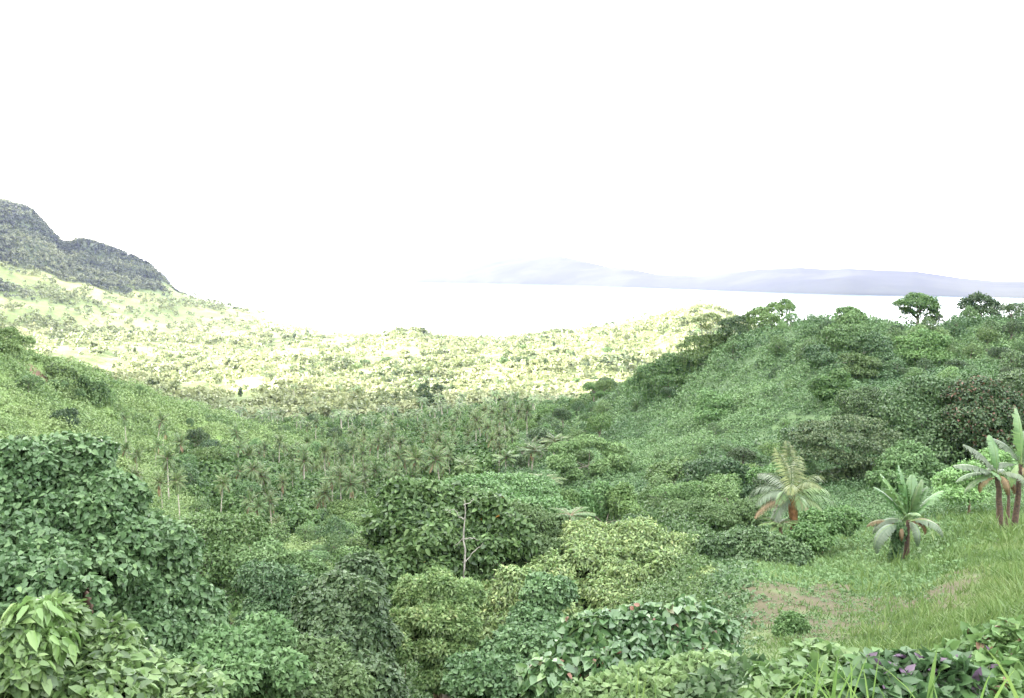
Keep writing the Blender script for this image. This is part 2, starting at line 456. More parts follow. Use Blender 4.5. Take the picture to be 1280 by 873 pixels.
# ------------------------------------------------------------------ foliage builders
def blob_leaves(g, blobs, n, L, W, rg, rich=False, shell=.3, droop=.45, up=.45, mi=0, rndmix=.55, low=.55, bump=.2, sizevar=.35, hole=None, freq=2.2):
    """Leaves over the surface of a set of lobes: n leaves shared by surface area."""
    B = np.asarray(blobs, float)
    ar = (B[:, 3] * B[:, 4] + B[:, 3] * B[:, 5] + B[:, 4] * B[:, 5])
    idx = rg.choice(len(B), n, p=ar / ar.sum())
    d = nrm(rg.normal(size=(n, 3)))
    flip = (d[:, 2] < -0.1) & (rg.random(n) < low)
    d[flip, 2] *= -1
    c, rad = B[idx, :3], B[idx, 3:6]
    cb = rg.random(len(B))[idx]
    ph = idx * 7.7
    nb = noise2(d[:, 0] * freq + ph, d[:, 1] * freq + d[:, 2] * freq * 1.3 - ph, 5) - .5
    nb2 = noise2(d[:, 0] * freq * 2.7 - ph, d[:, 1] * freq * 2.7 + d[:, 2] * freq * 3.1 + ph, 9) - .5
    k = (1 + bump * (nb * 1.6 + nb2)) * (1 - shell * rg.random(n) ** 1.6)
    p = c + d * rad * k[:, None]
    keep = np.ones(n, bool)
    for b in range(len(B)):
        q = (p - B[b, :3]) / B[b, 3:6]
        keep &= ~(((q ** 2).sum(1) < 0.55) & (idx != b))
    if hole is not None:
        for h in hole:
            keep &= ((p - np.array(h[:3])) ** 2).sum(1) > h[3] ** 2
    p, d, rad, cb, nb = p[keep], d[keep], rad[keep], cb[keep], nb[keep]
    m = len(p)
    nn = nrm(d / rad)
    rt = nrm(rg.normal(size=(m, 3)))
    T = nn * .35 + rt * .75 + np.array([0, 0, -droop])
    Nn = nn * .6 + np.array([0, 0, up]) + rg.normal(size=(m, 3)) * .35
    sz = 1 + (rg.random(m) - .5) * 2 * sizevar
    rnd = np.clip(rndmix * rg.random(m) + (1 - rndmix) * (.6 * cb + .4 * (nb + .5)), 0, 1)
    g.leaves(p, T, Nn, L * sz, W * sz, rnd, mi, rich)


def strands(g, blobs, n, length, L, W, rg, mi=0):
    """Hanging vine curtains under the rims of the lobes."""
    B = np.asarray(blobs, float)
    P, T, Nn, rn = [], [], [], []
    for _ in range(n):
        b = B[rg.integers(len(B))]
        th = rg.random() * 2 * math.pi
        top = b[:3] + np.array([math.cos(th) * b[3] * .95, math.sin(th) * b[4] * .95, b[5] * rg.uniform(-.2, .5)])
        ln = length * rg.uniform(.4, 1)
        k = max(3, int(ln / (L * .5)))
        zz = np.linspace(0, ln, k)
        pts = top[None] + np.stack([np.sin(zz * 1.1 + th) * .08 * length * .3, np.cos(zz * .9 + th) * .06 * length * .3, -zz], 1)
        out = np.array([math.cos(th), math.sin(th), 0])
        P.append(pts + rg.normal(size=(k, 3)) * L * .25)
        T.append(out[None] * .4 + np.array([0, 0, -1.0]) + rg.normal(size=(k, 3)) * .35)
        Nn.append(out[None] + np.array([0, 0, .4]) + rg.normal(size=(k, 3)) * .3)
        rn.append(np.clip(rg.random() * .5 + rg.random(k) * .5, 0, 1))
    g.leaves(np.concatenate(P), np.concatenate(T), np.concatenate(Nn), L, W, np.concatenate(rn), mi)


def limb_path(a, b, rg, n=6, sag=.1):
    t = np.linspace(0, 1, n)[:, None]
    ln = np.linalg.norm(b - a)
    off = rg.normal(size=(1, 3)) * ln * sag
    return a + (b - a) * t + off * np.sin(t * np.pi) + np.array([0, 0, -1.0]) * ln * .12 * (t - t * t)


def trunk_geo(g, base, fork, blobs, rad, rg, mi=0, limbs=9):
    g.tube(limb_path(base, fork, rg, 7, .04), np.linspace(rad * 1.25, rad * .75, 7), 8, mi)
    B = np.asarray(blobs, float)
    sel = range(len(B)) if len(B) <= limbs else rg.choice(len(B), limbs, replace=False)
    for i in sel:
        end = B[i, :3] + np.array([0, 0, B[i, 5] * .2])
        st = base + (fork - base) * rg.uniform(.75, 1.0)
        pth = limb_path(st, end, rg, 6, .08)
        g.tube(pth, np.linspace(rad * .5, rad * .1, 6), 5, mi)
        for _ in range(2):
            e2 = end + rg.normal(size=3) * B[i, 3:6] * .3
            g.tube(limb_path(pth[3], e2, rg, 4, .08), np.linspace(rad * .2, rad * .04, 4), 4, mi)


def px_blobs(spec):
    """(u, v, half width, half height, distance[, depth factor]) -> real lobes."""
    out = []
    for s in spec:
        u, v, hw, hh, r = s[:5]
        dk = s[5] if len(s) > 5 else 1.0
        c = pt(u, v, r)
        out.append([*c, hw / F * r, hw / F * r * dk, hh / F * r])
    return np.array(out)


def sub_blobs(B, k, rg, f=.45):
    """Break each lobe into smaller lobes sitting on its surface, for an uneven outline."""
    out = []
    for b in B:
        d = nrm(rg.normal(size=(k, 3)))
        d[:, 2] = np.abs(d[:, 2]) * 1.1 - .35
        d = nrm(d)
        for q in d:
            s = f * rg.uniform(.7, 1.25)
            out.append([*(b[:3] + q * b[3:6] * (1 - s * .75)), *(b[3:6] * s)])
    return np.array(out)


def blob_tree(name, label, cat, spec, mat, n, L, W, rich=False, bark='bark', group=None, seed=1, trunk=True, sub=5, subf=.5,
              hang=0, hanglen=2.0, droop=.45, up=.45, shell=.3, low=.55, rad=None, extra=None, bump=.28, crown='crown', hole=None, base_uv=None):
    rg = np.random.default_rng(seed)
    if 85 < spec[0][4] < 300:      # stand it where the slope itself is seen
        um = sum(q[0] * q[2] for q in spec) / sum(q[2] for q in spec)
        h = hits(um, max(q[1] + q[3] for q in spec) - 1, 20, 3000)
        rm = sum(q[4] for q in spec) / len(spec)
        if h is not None and .5 < math.hypot(h[0], h[1]) / rm < 1.7:
            kk = math.hypot(h[0], h[1]) / rm
            spec = [(*q[:4], q[4] * kk) for q in spec]
            L, W = L * kk, W * kk
    B = px_blobs(spec)
    if 150 < spec[0][4] < 300:
        B[:, 3:6] *= 1.22
        low = .88
    fine = (.62, 2.5) if spec[0][4] < 80 else (.78, 1.6)
    L, W, n = L * fine[0], W * fine[0], int(n * fine[1])
    if extra:
        extra = [(m_, int(n_ * fine[1]), l_ * fine[0], w_ * fine[0]) for m_, n_, l_, w_ in extra]
    w = B[:, 3] * B[:, 5]
    cxy = (B[:, :2] * w[:, None]).sum(0) / w.sum()
    if base_uv is not None:
        cxy = pt(base_uv[0], 600, base_uv[1])[:2]
    base = np.array([*cxy, gz(*cxy)])
    root = bpy.data.objects.new(name, None)
    root.empty_display_size = .5
    COL.objects.link(root)
    root.location = base
    tag(root, label, cat, group)
    Bl = B.copy()
    Bl[:, :3] -= base
    SB = np.concatenate([Bl * np.array([1, 1, 1, .8, .8, .8]), sub_blobs(Bl, sub, rg, subf)]) if sub else Bl
    g = Geo()
    hl = None
    if hole:
        hl = [(*(pt(h[0], h[1], h[2]) - base), h[3] / F * h[2]) for h in hole]
    blob_leaves(g, SB, n, L, W, rg, rich, shell, droop, up, 0, low=low, bump=bump, hole=hl)
    mats = [M[mat]]
    if hang:
        strands(g, Bl, hang, hanglen, L, W, rg, 0)
    if extra:
        for (emat, en, eL, eW) in extra:
            mats.append(M[emat])
            blob_leaves(g, SB, en, eL, eW, rg, rich, .12, droop, up, len(mats) - 1, low=low, bump=bump)
    link(crown, g.mesh(crown, mats), root)
    if trunk:
        t = Geo()
        cm = (Bl[:, :3] * w[:, None]).sum(0) / w.sum()
        h = max(cm[2], .5)
        rr = rad or max(.05, h * .028)
        trunk_geo(t, np.array([0, 0, -.4]), np.array([cm[0] * .5, cm[1] * .5, h * .62]), Bl, rr, rg)
        link('trunk', t.mesh('trunk', [M[bark]]), root)
    return root


# ------------------------------------------------------------------ palms and bananas
def frond(g, base, az, el, length, rg, nleaf=22, ll=.75, lw=.07, curve=1.5, mi=0, mr=1, rnd=None, vdrop=.5):
    n = 12
    s = np.linspace(0, 1, n)
    ang = el - curve * s ** 1.3
    step = length / (n - 1)
    h = np.array([math.sin(az), math.cos(az), 0])
    d = h[None] * np.cos(ang)[:, None] + np.array([0, 0, 1.0]) * np.sin(ang)[:, None]
    side0 = np.array([h[1], -h[0], 0])
    path = np.vstack([np.zeros(3), np.cumsum(d[:-1] * step, 0)]) + base + side0 * (s ** 2)[:, None] * length * rg.uniform(-.12, .12)
    g.tube(path, np.linspace(.05, .01, n) * length / 4, 3, mr, .5)
    t = np.linspace(.14, .99, nleaf)
    P = np.stack([np.interp(t, s, path[:, k]) for k in range(3)], 1)
    D = nrm(np.stack([np.interp(t, s, d[:, k]) for k in range(3)], 1))
    U = nrm(np.cross(np.broadcast_to(side0, D.shape), D))
    lf = ll * (np.sin(np.pi * (t * .82 + .16)) ** .6) * (1 + rg.normal(size=nleaf) * .08)
    r0 = rg.random() if rnd is None else rnd
    for sg in (-1, 1):
        T = side0[None] * sg * .9 + D * (.35 + .5 * t)[:, None] + U * .12 - np.array([0, 0, 1.0]) * (vdrop + rg.random(nleaf) * .35)[:, None]
        Nn = U + side0[None] * sg * .5 + rg.normal(size=(nleaf, 3)) * .1
        g.leaves(P, T, Nn, lf, lw, np.clip(r0 * .6 + rg.random(nleaf) * .4, 0, 1), mi, False, .05, .12)


def palm_meshes(seed, H=14, lean=.12, nf=18, fl=4.2, nleaf=16, ll=1.0, lw=.16):
    rg = np.random.default_rng(seed)
    t = Geo()
    n = 9
    s = np.linspace(0, 1, n)
    a = rg.random() * 6.28
    path = np.stack([math.cos(a) * lean * H * s ** 1.7, math.sin(a) * lean * H * s ** 1.7, H * s - .4], 1)
    t.tube(path, .16 + .14 * (1 - s) ** 3, 7)
    top = path[-1]
    g = Geo()
    for i in range(nf):
        q = i / nf
        el = R(80) - q * R(125) + rg.normal() * .1
        dead = q > .9 and rg.random() < .5
        frond(g, top + [0, 0, .1], i * 2.4 + rg.normal() * .3, el + rg.normal() * .15, fl * rg.uniform(.85, 1.1), rg, nleaf, ll, lw,
              rg.uniform(.9, 1.3) * (.65 + .6 * q), 2 if dead else 0, 1, vdrop=.2 + .4 * q)
    for i in range(7):     # nuts
        th = i * .9
        c = top + np.array([math.cos(th) * .3, math.sin(th) * .3, -.25 - .1 * (i % 2)])
        g.tube(np.array([c + [0, 0, .14], c + [0, 0, .06], c - [0, 0, .06], c - [0, 0, .14]]), [.02, .13, .13, .02], 5, 1)
    return t.mesh('trunk', [M['palmbark']]), g.mesh('crown', [M['palm'], M['stem'], M['palmdead']])


def banana_leaf(g, base, az, el, length, width, rg, curve=1.2, tear=.4, mi=0, mr=1, fold=.35):
    n = 14
    s = np.linspace(0, 1, n)
    ang = el - curve * s ** 1.5
    h = np.array([math.sin(az), math.cos(az), 0])
    d = h[None] * np.cos(ang)[:, None] + np.array([0, 0, 1.0]) * np.sin(ang)[:, None]
    path = np.vstack([np.zeros(3), np.cumsum(d[:-1] * length / (n - 1), 0)]) + base
    side = np.array([h[1], -h[0], 0])
    U = nrm(np.cross(np.broadcast_to(side, d.shape), d))
    g.tube(path, np.linspace(.035, .008, n) * length / 2, 4, mr, .8)
    t0 = .16
    k = 26
    ts = np.linspace(t0, .995, k + 1)
    f = lambda t, A: np.stack([np.interp(t, s, A[:, c]) for c in range(3)], -1)
    wd = lambda t: width * np.sin(np.pi * np.clip((t - t0) / (1 - t0) * .93 + .06, 0, 1)) ** .55
    r0 = rg.random()
    for sg in (-1, 1):
        for i in range(k):
            gap = tear * rg.random() * (ts[1] - ts[0]) * .9 if rg.random() < tear else 0
            a, b = ts[i], ts[i + 1]
            pa, pb = f(a, path), f(b, path)
            ua, ub = f(a, U), f(b, U)
            dr = fold + tear * rg.random() * .95
            ea = pa + side * sg * wd(a) + ua * wd(a) * (.12 - dr) + f(a, d) * wd(a) * .25
            eb = pb + side * sg * wd(b) + ub * wd(b) * (.12 - dr) + f(b, d) * wd(b) * .25
            eb = eb + (ea - eb) * min(gap * 20, .7)
            ma = pa + side * sg * wd(a) * .5 + ua * wd(a) * .12
            mb = pb + side * sg * wd(b) * .5 + ub * wd(b) * .12
            rr = np.clip(r0 * .6 + .4 * rg.random(), 0, 1)
            g.add([pa, pb, mb, ma, ea, eb], [[0, 1, 2, 3], [3, 2, 5, 4]], mi, rr)


# ------------------------------------------------------------------ render settings, camera, light
def setup():
    cd = bpy.data.cameras.new('camera')
    cd.sensor_width = 36
    cd.lens = 36 * F / 1280
    cd.clip_start, cd.clip_end = 0.1, 60000
    co = bpy.data.objects.new('camera', cd)
    COL.objects.link(co)
    co.location = CAM
    co.rotation_euler = (math.pi / 2 - PITCH, 0, 0)
    scene.camera = co
    w = bpy.data.worlds.new('World')
    scene.world = w
    w.use_nodes = True
    t = w.node_tree
    bg = t.nodes['Background']
    sk = t.nodes.new('ShaderNodeTexSky')
    sk.sky_type = 'NISHITA'
    sk.sun_disc = False
    sk.sun_elevation = SUN_EL
    sk.sun_rotation = SUN_AZ
    sk.altitude = 100
    sk.air_density, sk.dust_density, sk.ozone_density = 1.0, 4.0, 1.0
    # a thin bright veil of high cloud over most of the sky
    co = t.nodes.new('ShaderNodeTexCoord')
    no = t.nodes.new('ShaderNodeTexNoise')
    no.inputs['Scale'].default_value = 2.2
    no.inputs['Detail'].default_value = 6
    t.links.new(co.outputs['Generated'], no.inputs['Vector'])
    mr = t.nodes.new('ShaderNodeMapRange')
    mr.inputs['From Min'].default_value, mr.inputs['From Max'].default_value = .3, .6
    mr.inputs['To Min'].default_value, mr.inputs['To Max'].default_value = .5, .9
    t.links.new(no.outputs['Fac'], mr.inputs['Value'])
    mxc = t.nodes.new('ShaderNodeMix')
    mxc.data_type = 'RGBA'
    t.links.new(mr.outputs[0], mxc.inputs['Factor'])
    t.links.new(sk.outputs[0], mxc.inputs['A'])
    mxc.inputs['B'].default_value = (CLOUD, CLOUD * .97, CLOUD * .90, 1)
    t.links.new(mxc.outputs['Result'], bg.inputs['Color'])
    bg.inputs['Strength'].default_value = SKY
    s = bpy.data.lights.new('sun', 'SUN')
    s.energy = SUN
    s.angle = R(0.8)
    s.color = (1, .93, .80)
    so = bpy.data.objects.new('sun', s)
    COL.objects.link(so)
    d = np.array([math.sin(SUN_AZ) * math.cos(SUN_EL), math.cos(SUN_AZ) * math.cos(SUN_EL), math.sin(SUN_EL)])
    import mathutils
    so.rotation_euler = mathutils.Vector(d).to_track_quat('Z', 'Y').to_euler()
    so.location = (-300, 100, 900)
    vs = scene.view_settings
    vs.view_transform = 'Standard'
    vs.look = 'None'
    vs.gamma = 1
    vs.use_curve_mapping = False
    vs.exposure = EXPO
    scene.render.engine = 'CYCLES'
    c = scene.cycles
    c.max_bounces, c.diffuse_bounces, c.glossy_bounces, c.transmission_bounces, c.volume_bounces = 5, 3, 2, 3, 1
    c.caustics_reflective = c.caustics_refractive = False
    c.use_denoising = True
    c.denoising_prefilter = 'ACCURATE'
    c.sample_clamp_indirect = 6
    c.use_adaptive_sampling = False


SKY, SUN, EXPO, HAZE, CLOUD = 0.15, 2.35, 4.38, 1.6e-5, 3.3
setup()


# ------------------------------------------------------------------ setting: ground, water, far hills, haze
def solid_attr_mat(name, nscale=0.5, nscale2=0.05, amp=.35, bump=.6, bdist=.3):
    m, t = new_mat(name)
    N, L = t.nodes, t.links
    out = N.new('ShaderNodeOutputMaterial')
    at = N.new('ShaderNodeAttribute')
    at.attribute_name = 'tint'
    geo = N.new('ShaderNodeNewGeometry')
    p = N.new('ShaderNodeBsdfPrincipled')
    p.inputs['Roughness'].default_value = .9
    p.inputs['Specular IOR Level'].default_value = .15
    n1 = N.new('ShaderNodeTexNoise')
    n1.inputs['Scale'].default_value = nscale
    n1.inputs['Detail'].default_value = 8
    n1.inputs['Roughness'].default_value = .7
    n2 = N.new('ShaderNodeTexNoise')
    n2.inputs['Scale'].default_value = nscale2
    n2.inputs['Detail'].default_value = 5
    for n in (n1, n2):
        L.new(geo.outputs['Position'], n.inputs['Vector'])
    ad = N.new('ShaderNodeMath')
    ad.operation = 'ADD'
    L.new(n1.outputs['Fac'], ad.inputs[0])
    L.new(n2.outputs['Fac'], ad.inputs[1])
    mr = N.new('ShaderNodeMapRange')
    mr.inputs['From Min'].default_value, mr.inputs['From Max'].default_value = .65, 1.35
    mr.inputs['To Min'].default_value, mr.inputs['To Max'].default_value = 1 - amp, 1 + amp
    L.new(ad.outputs[0], mr.inputs['Value'])
    hs = N.new('ShaderNodeHueSaturation')
    L.new(at.outputs['Color'], hs.inputs['Color'])
    L.new(mr.outputs['Result'], hs.inputs['Value'])
    L.new(hs.outputs['Color'], p.inputs['Base Color'])
    bm = N.new('ShaderNodeBump')
    bm.inputs['Strength'].default_value = bump
    bm.inputs['Distance'].default_value = bdist
    L.new(n1.outputs['Fac'], bm.inputs['Height'])
    L.new(bm.outputs['Normal'], p.inputs['Normal'])
    L.new(p.outputs[0], out.inputs['Surface'])
    return m


def sheet(name, X, Y, Z, tint, mat, wrap=False):
    na, nr = X.shape
    me = bpy.data.meshes.new(name)
    V = np.stack([X, Y, Z], -1).reshape(-1, 3).astype(np.float32)
    i, j = np.meshgrid(np.arange(na if wrap else na - 1), np.arange(nr - 1), indexing='ij')
    i2 = (i + 1) % na
    Q = np.stack([i * nr + j, i * nr + j + 1, i2 * nr + j + 1, i2 * nr + j], -1).reshape(-1, 4).astype(np.int32)
    me.vertices.add(len(V))
    me.vertices.foreach_set('co', V.ravel())
    me.loops.add(len(Q) * 4)
    me.loops.foreach_set('vertex_index', Q.ravel())
    me.polygons.add(len(Q))
    me.polygons.foreach_set('loop_start', np.arange(0, len(Q) * 4, 4, dtype=np.int32))
    me.polygons.foreach_set('use_smooth', np.ones(len(Q), bool))
    at = me.attributes.new('tint', 'FLOAT_COLOR', 'POINT')
    c = np.concatenate([tint.reshape(-1, 3), np.ones((len(V), 1))], 1).astype(np.float32)
    at.data.foreach_set('color', c.ravel())
    me.materials.append(mat)
    me.update(calc_edges=True)
    o = link(name, me)
    tag(o, kind='structure')
    return o


DIRT = hits(1064, 755)[:2]
D_AX = hits(1110, 690)[:2] - hits(985, 800)[:2]
D_AX = D_AX / np.linalg.norm(D_AX)


def dirt_mask(x, y):
    px_, py_ = x - DIRT[0], y - DIRT[1]
    a = px_ * D_AX[0] + py_ * D_AX[1]
    b = -px_ * D_AX[1] + py_ * D_AX[0]
    q = np.sqrt((a / 8.5) ** 2 + (b / 3.9) ** 2)
    return sstep(q + (fbm(x / 1.3, y / 1.3, 4, 31) - .5) * 1.8, 1.2, .55)


def mix(a, b, t):
    return a + (np.array(b)[None, None] - a) * t[..., None]


SLIP = hits(46, 468)[:2]


def slip_mask(x, y):
    q = np.hypot((x - SLIP[0]) / 2.6, (y - SLIP[1]) / 6.5)
    return sstep(q + (fbm(x / 2, y / 2, 3, 19) - .5) * .8, 1.15, .75)


LAWN = hits(1020, 535)[:2]


def lawn_mask(x, y):
    q = np.hypot((x - LAWN[0]) / 8, (y - LAWN[1]) / 20)
    return sstep(q + (fbm(x / 9, y / 9, 3, 91) - .5) * .8, 1.1, .7)


def mount_mask(x, y, z):
    """Where the far mountain carries dark forest rather than open grass."""
    n = fbm(x / 170, y / 170, 5, 77)
    h = sstep(z, 55, 215)
    return sstep(n * .75 + h * .55, .50, .66) * sstep(np.hypot(x, y), 1650, 2000)


def build_setting():
    az = AZ[:, None] + 0 * RR[None]
    r = RR[None] + 0 * az
    u = CX + F * np.tan(np.radians(np.clip(az, -80, 80)))
    tint = np.empty(TX.shape + (3,))
    tint[:] = (.050, .075, .032)
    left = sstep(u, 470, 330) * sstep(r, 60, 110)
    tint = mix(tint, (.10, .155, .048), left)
    righth = sstep(u, 560, 700) * sstep(r, 70, 120)
    tint = mix(tint, (.052, .085, .042), righth)
    tint = mix(tint, (.048, .080, .032), lawn_mask(TX, TY))
    grass_r = sstep(u, 860, 1000) * sstep(r, 70, 48) * sstep(r, 3, 6)
    tint = mix(tint, (.070, .098, .038), grass_r)
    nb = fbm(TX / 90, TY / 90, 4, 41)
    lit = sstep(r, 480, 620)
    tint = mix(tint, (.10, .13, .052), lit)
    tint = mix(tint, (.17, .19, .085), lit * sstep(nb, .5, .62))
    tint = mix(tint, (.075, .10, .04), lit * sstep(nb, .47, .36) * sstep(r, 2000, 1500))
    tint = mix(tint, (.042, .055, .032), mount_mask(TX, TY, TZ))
    slope = np.abs(np.gradient(TZ, axis=1)) / (np.gradient(r, axis=1) + 1e-6)
    rocky = sstep(slope, .8, 1.3) * sstep(fbm(TX / 60, TY / 60, 3, 55), .52, .62) * sstep(r, 1800, 2200)
    tint = mix(tint, (.22, .19, .16), rocky)
    tint = mix(tint, (.043, .036, .019), dirt_mask(TX, TY) * .95)
    # a small bare slip on the near left slope
    tint = mix(tint, (.085, .055, .038), slip_mask(TX, TY))
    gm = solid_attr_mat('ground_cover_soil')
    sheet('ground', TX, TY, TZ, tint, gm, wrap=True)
    # water
    m, t = new_mat('bay_water')
    N, L = t.nodes, t.links
    out = N.new('ShaderNodeOutputMaterial')
    p = N.new('ShaderNodeBsdfPrincipled')
    p.inputs['Base Color'].default_value = (.05, .09, .11, 1)
    p.inputs['Roughness'].default_value = .12
    p.inputs['IOR'].default_value = 1.33
    geo = N.new('ShaderNodeNewGeometry')
    no = N.new('ShaderNodeTexNoise')
    no.inputs['Scale'].default_value = .12
    no.inputs['Detail'].default_value = 6
    L.new(geo.outputs['Position'], no.inputs['Vector'])
    bm = N.new('ShaderNodeBump')
    bm.inputs['Strength'].default_value = .35
    bm.inputs['Distance'].default_value = .8
    L.new(no.outputs['Fac'], bm.inputs['Height'])
    L.new(bm.outputs['Normal'], p.inputs['Normal'])
    L.new(p.outputs[0], out.inputs['Surface'])
    A = np.radians(np.linspace(-180, 180, 181)[:-1])[:, None]
    rr = np.concatenate([np.linspace(900, 4000, 12), np.linspace(5000, 19000, 15)])[None]
    X, Y = np.sin(A) * rr, np.cos(A) * rr
    o = sheet('water', X, Y, X * 0, np.full(X.shape + (3,), .1), m, wrap=True)
    # hills over the bay
    us = np.array([-400, 150, 200, 240, 280, 330, 400, 450, 500, 530, 560, 590, 620, 650, 680, 700, 720, 760, 790, 820, 870, 910, 950, 1000, 1030, 1060, 1100, 1140, 1200, 1240, 1280, 1400, 1900])
    vc = np.array([346, 344, 341, 340, 342, 345.5, 346, 347, 343.5, 335, 329, 325, 322.5, 321, 320, 321, 325, 334, 337, 343, 345, 340, 337, 335, 337, 336, 338, 339, 347, 350, 350, 347, 352])
    ub = np.array([-400, 150, 530, 600, 700, 830, 950, 1060, 1280, 1900])
    vb = np.array([352, 352.5, 353.5, 354.5, 356.5, 360.5, 364.5, 367, 368, 369])
    uu = np.linspace(-400, 1900, 900)
    az = np.arctan((uu - CX) / F)
    rb = 150 * F / (np.interp(uu, ub, vb) - VH) * 1.0
    top = (VH - np.interp(uu, us, vc))
    k = np.ones(9) / 9
    rb = np.convolve(np.pad(rb, 4, mode='edge'), k, 'valid')
    prof = np.linspace(0, 1, 60)
    rc = rb * 1.22
    zc = top / F * rc + 150
    s = np.concatenate([prof, 1 + prof[1:] * .8])
    hgt = np.concatenate([prof ** .75, 1 - .9 * prof[1:] ** 1.5])
    RRf = rb[:, None] * (1 + .22 * s[None])
    X, Y = np.sin(az)[:, None] * RRf, np.cos(az)[:, None] * RRf
    Z = zc[:, None] * hgt[None]
    rid = 1 - np.abs(2 * fbm(X / 1500, Y / 1500, 3, 61) - 1)
    env = 4 * np.clip(hgt, 0, 1) * (1 - np.clip(hgt, 0, 1)) * .9 + .16 * sstep(hgt, .5, 1)
    Z = Z * (1 + (rid - .6)[...] * .26 * env[None]) + (fbm(X / 400, Y / 400, 3, 63) - .5) * 6 * env[None]
    Z[:, 0] = -4
    n = fbm(X / 500, Y / 500, 5, 71)
    tint = np.empty(X.shape + (3,))
    tint[:] = (.015, .019, .015)
    tint = mix(tint, (.020, .024, .017), sstep(n, .5, .62))
    o = sheet('hills', X, Y, Z, tint, solid_attr_mat('far_hill_cover', .012, .003, .15, .2, 3))
    # the air
    bpy.ops.mesh.primitive_cube_add(size=1)
    hz = bpy.context.object
    hz.name = 'haze'
    zlo, zhi = TZ.min() - 1, max(TZ.max(), Z.max()) + 12
    zlo = min(zlo, -12)
    hz.scale = (42000, 42000, zhi - zlo)
    hz.location = (0, 0, (zhi + zlo) / 2)
    tag(hz, 'pale thin haze filling the air over valley and bay', 'haze', kind='stuff')
    m, t = new_mat('haze')
    out = t.nodes.new('ShaderNodeOutputMaterial')
    v = t.nodes.new('ShaderNodeVolumePrincipled')
    v.inputs['Color'].default_value = (.19, .205, .58, 1)
    v.inputs['Density'].default_value = HAZE
    v.inputs['Anisotropy'].default_value = .35
    t.links.new(v.outputs[0], out.inputs['Volume'])
    hz.data.materials.append(m)


build_setting()


# ------------------------------------------------------------------ ground cover nobody could count
def cover(name, label, mat, azr, rr, nl, k, lump_px, leaf_px, seed, mask=None, flat=.55, wl=.62, minlump=.12, up=.6, cat='ground cover', tipup=0.0):
    rg = np.random.default_rng(seed)
    a = np.radians(rg.uniform(az_of(azr[0]), az_of(azr[1]), nl))
    r = np.exp(rg.uniform(math.log(rr[0]), math.log(rr[1]), nl))
    x, y = np.sin(a) * r, np.cos(a) * r
    if mask is not None:
        kk = rg.random(nl) < mask(x, y, CX + F * np.tan(a), r)
        x, y, r = x[kk], y[kk], r[kk]
    z = ground(x, y)
    n = len(x)
    lr = np.maximum(r * lump_px / F, minlump) * rg.uniform(.5, 1.5, n)
    d = nrm(rg.normal(size=(n, k, 3)))
    d[..., 2] = np.abs(d[..., 2])
    p = np.stack([x, y, z - lr * .12], -1)[:, None] + d * (lr[:, None] * (1 - .3 * rg.random((n, k))))[..., None] * np.array([1, 1, flat])
    T = d * .5 + nrm(rg.normal(size=(n, k, 3))) * .7 + np.array([0, 0, tipup - .35])
    Nn = d * .7 + np.array([0, 0, up]) + rg.normal(size=(n, k, 3)) * .3
    L = (np.maximum(r * leaf_px / F, .05)[:, None] * rg.uniform(.6, 1.4, (n, k))).ravel()
    pat = fbm(x / 22, y / 22, 4, seed)
    rnd = np.clip(.35 * rg.random((n, k)) + .35 * rg.random(n)[:, None] + 1.3 * (pat - .38)[:, None], 0, 1)
    g = Geo()
    g.leaves(p.reshape(-1, 3), T.reshape(-1, 3), Nn.reshape(-1, 3), L, L * wl, rnd.ravel())
    o = link(name, g.mesh(name, [M[mat]]))
    tag(o, label, cat, kind='stuff')
    return o


notdirt = lambda x, y, u, r: 1 - .93 * dirt_mask(x, y)
cover('vine_carpet', 'dark green vines and low leaves carpeting the right hill', 'carpetR', (520, 2000), (62, 300), 50000, 24, 6, 2.2, 101,
      lambda x, y, u, r: sstep(u, 560, 640) * (1 - .6 * lawn_mask(x, y)))
cover('creeper_mounds', 'rounded humps of creeper swelling out of the vine carpet on the right hill', 'carpetR', (540, 1420), (64, 290), 4200, 150, 13, 2.6, 111,
      lambda x, y, u, r: sstep(u, 580, 660) * (1 - lawn_mask(x, y)), flat=1.0)
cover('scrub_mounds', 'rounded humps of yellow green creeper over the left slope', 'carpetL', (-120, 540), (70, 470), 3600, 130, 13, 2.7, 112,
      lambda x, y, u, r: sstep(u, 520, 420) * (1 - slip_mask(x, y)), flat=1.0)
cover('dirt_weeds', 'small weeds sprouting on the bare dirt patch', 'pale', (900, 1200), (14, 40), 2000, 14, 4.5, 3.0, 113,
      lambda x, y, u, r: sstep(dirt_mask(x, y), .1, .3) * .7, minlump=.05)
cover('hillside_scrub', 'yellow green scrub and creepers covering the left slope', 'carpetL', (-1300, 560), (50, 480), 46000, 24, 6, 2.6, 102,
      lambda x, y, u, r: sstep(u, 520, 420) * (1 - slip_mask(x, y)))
cover('ravine_undergrowth', 'leafy undergrowth filling the steep ravine below the viewpoint', 'vine', (-1500, 960), (7, 130), 27000, 30, 11, 6, 103,
      lambda x, y, u, r: sstep(u, 985, 900))
cover('ravine_thicket', 'tangled leafy thicket knitting together the crowns in the ravine', 'broad', (180, 930), (24, 95), 900, 330, 26, 4.6, 114,
      lambda x, y, u, r: sstep(u, 930, 860), flat=1.1)
cover('creeper_mat', 'low creepers with small rounded leaves spreading down the bank beyond the dirt patch', 'pale', (880, 1330), (30, 75), 9000, 26, 6.5, 4.6, 104,
      lambda x, y, u, r: sstep(r, 27, 34) * (1 - dirt_mask(x, y)) * sstep(u - (r - 32) * 4, 1240, 1080), flat=.4)


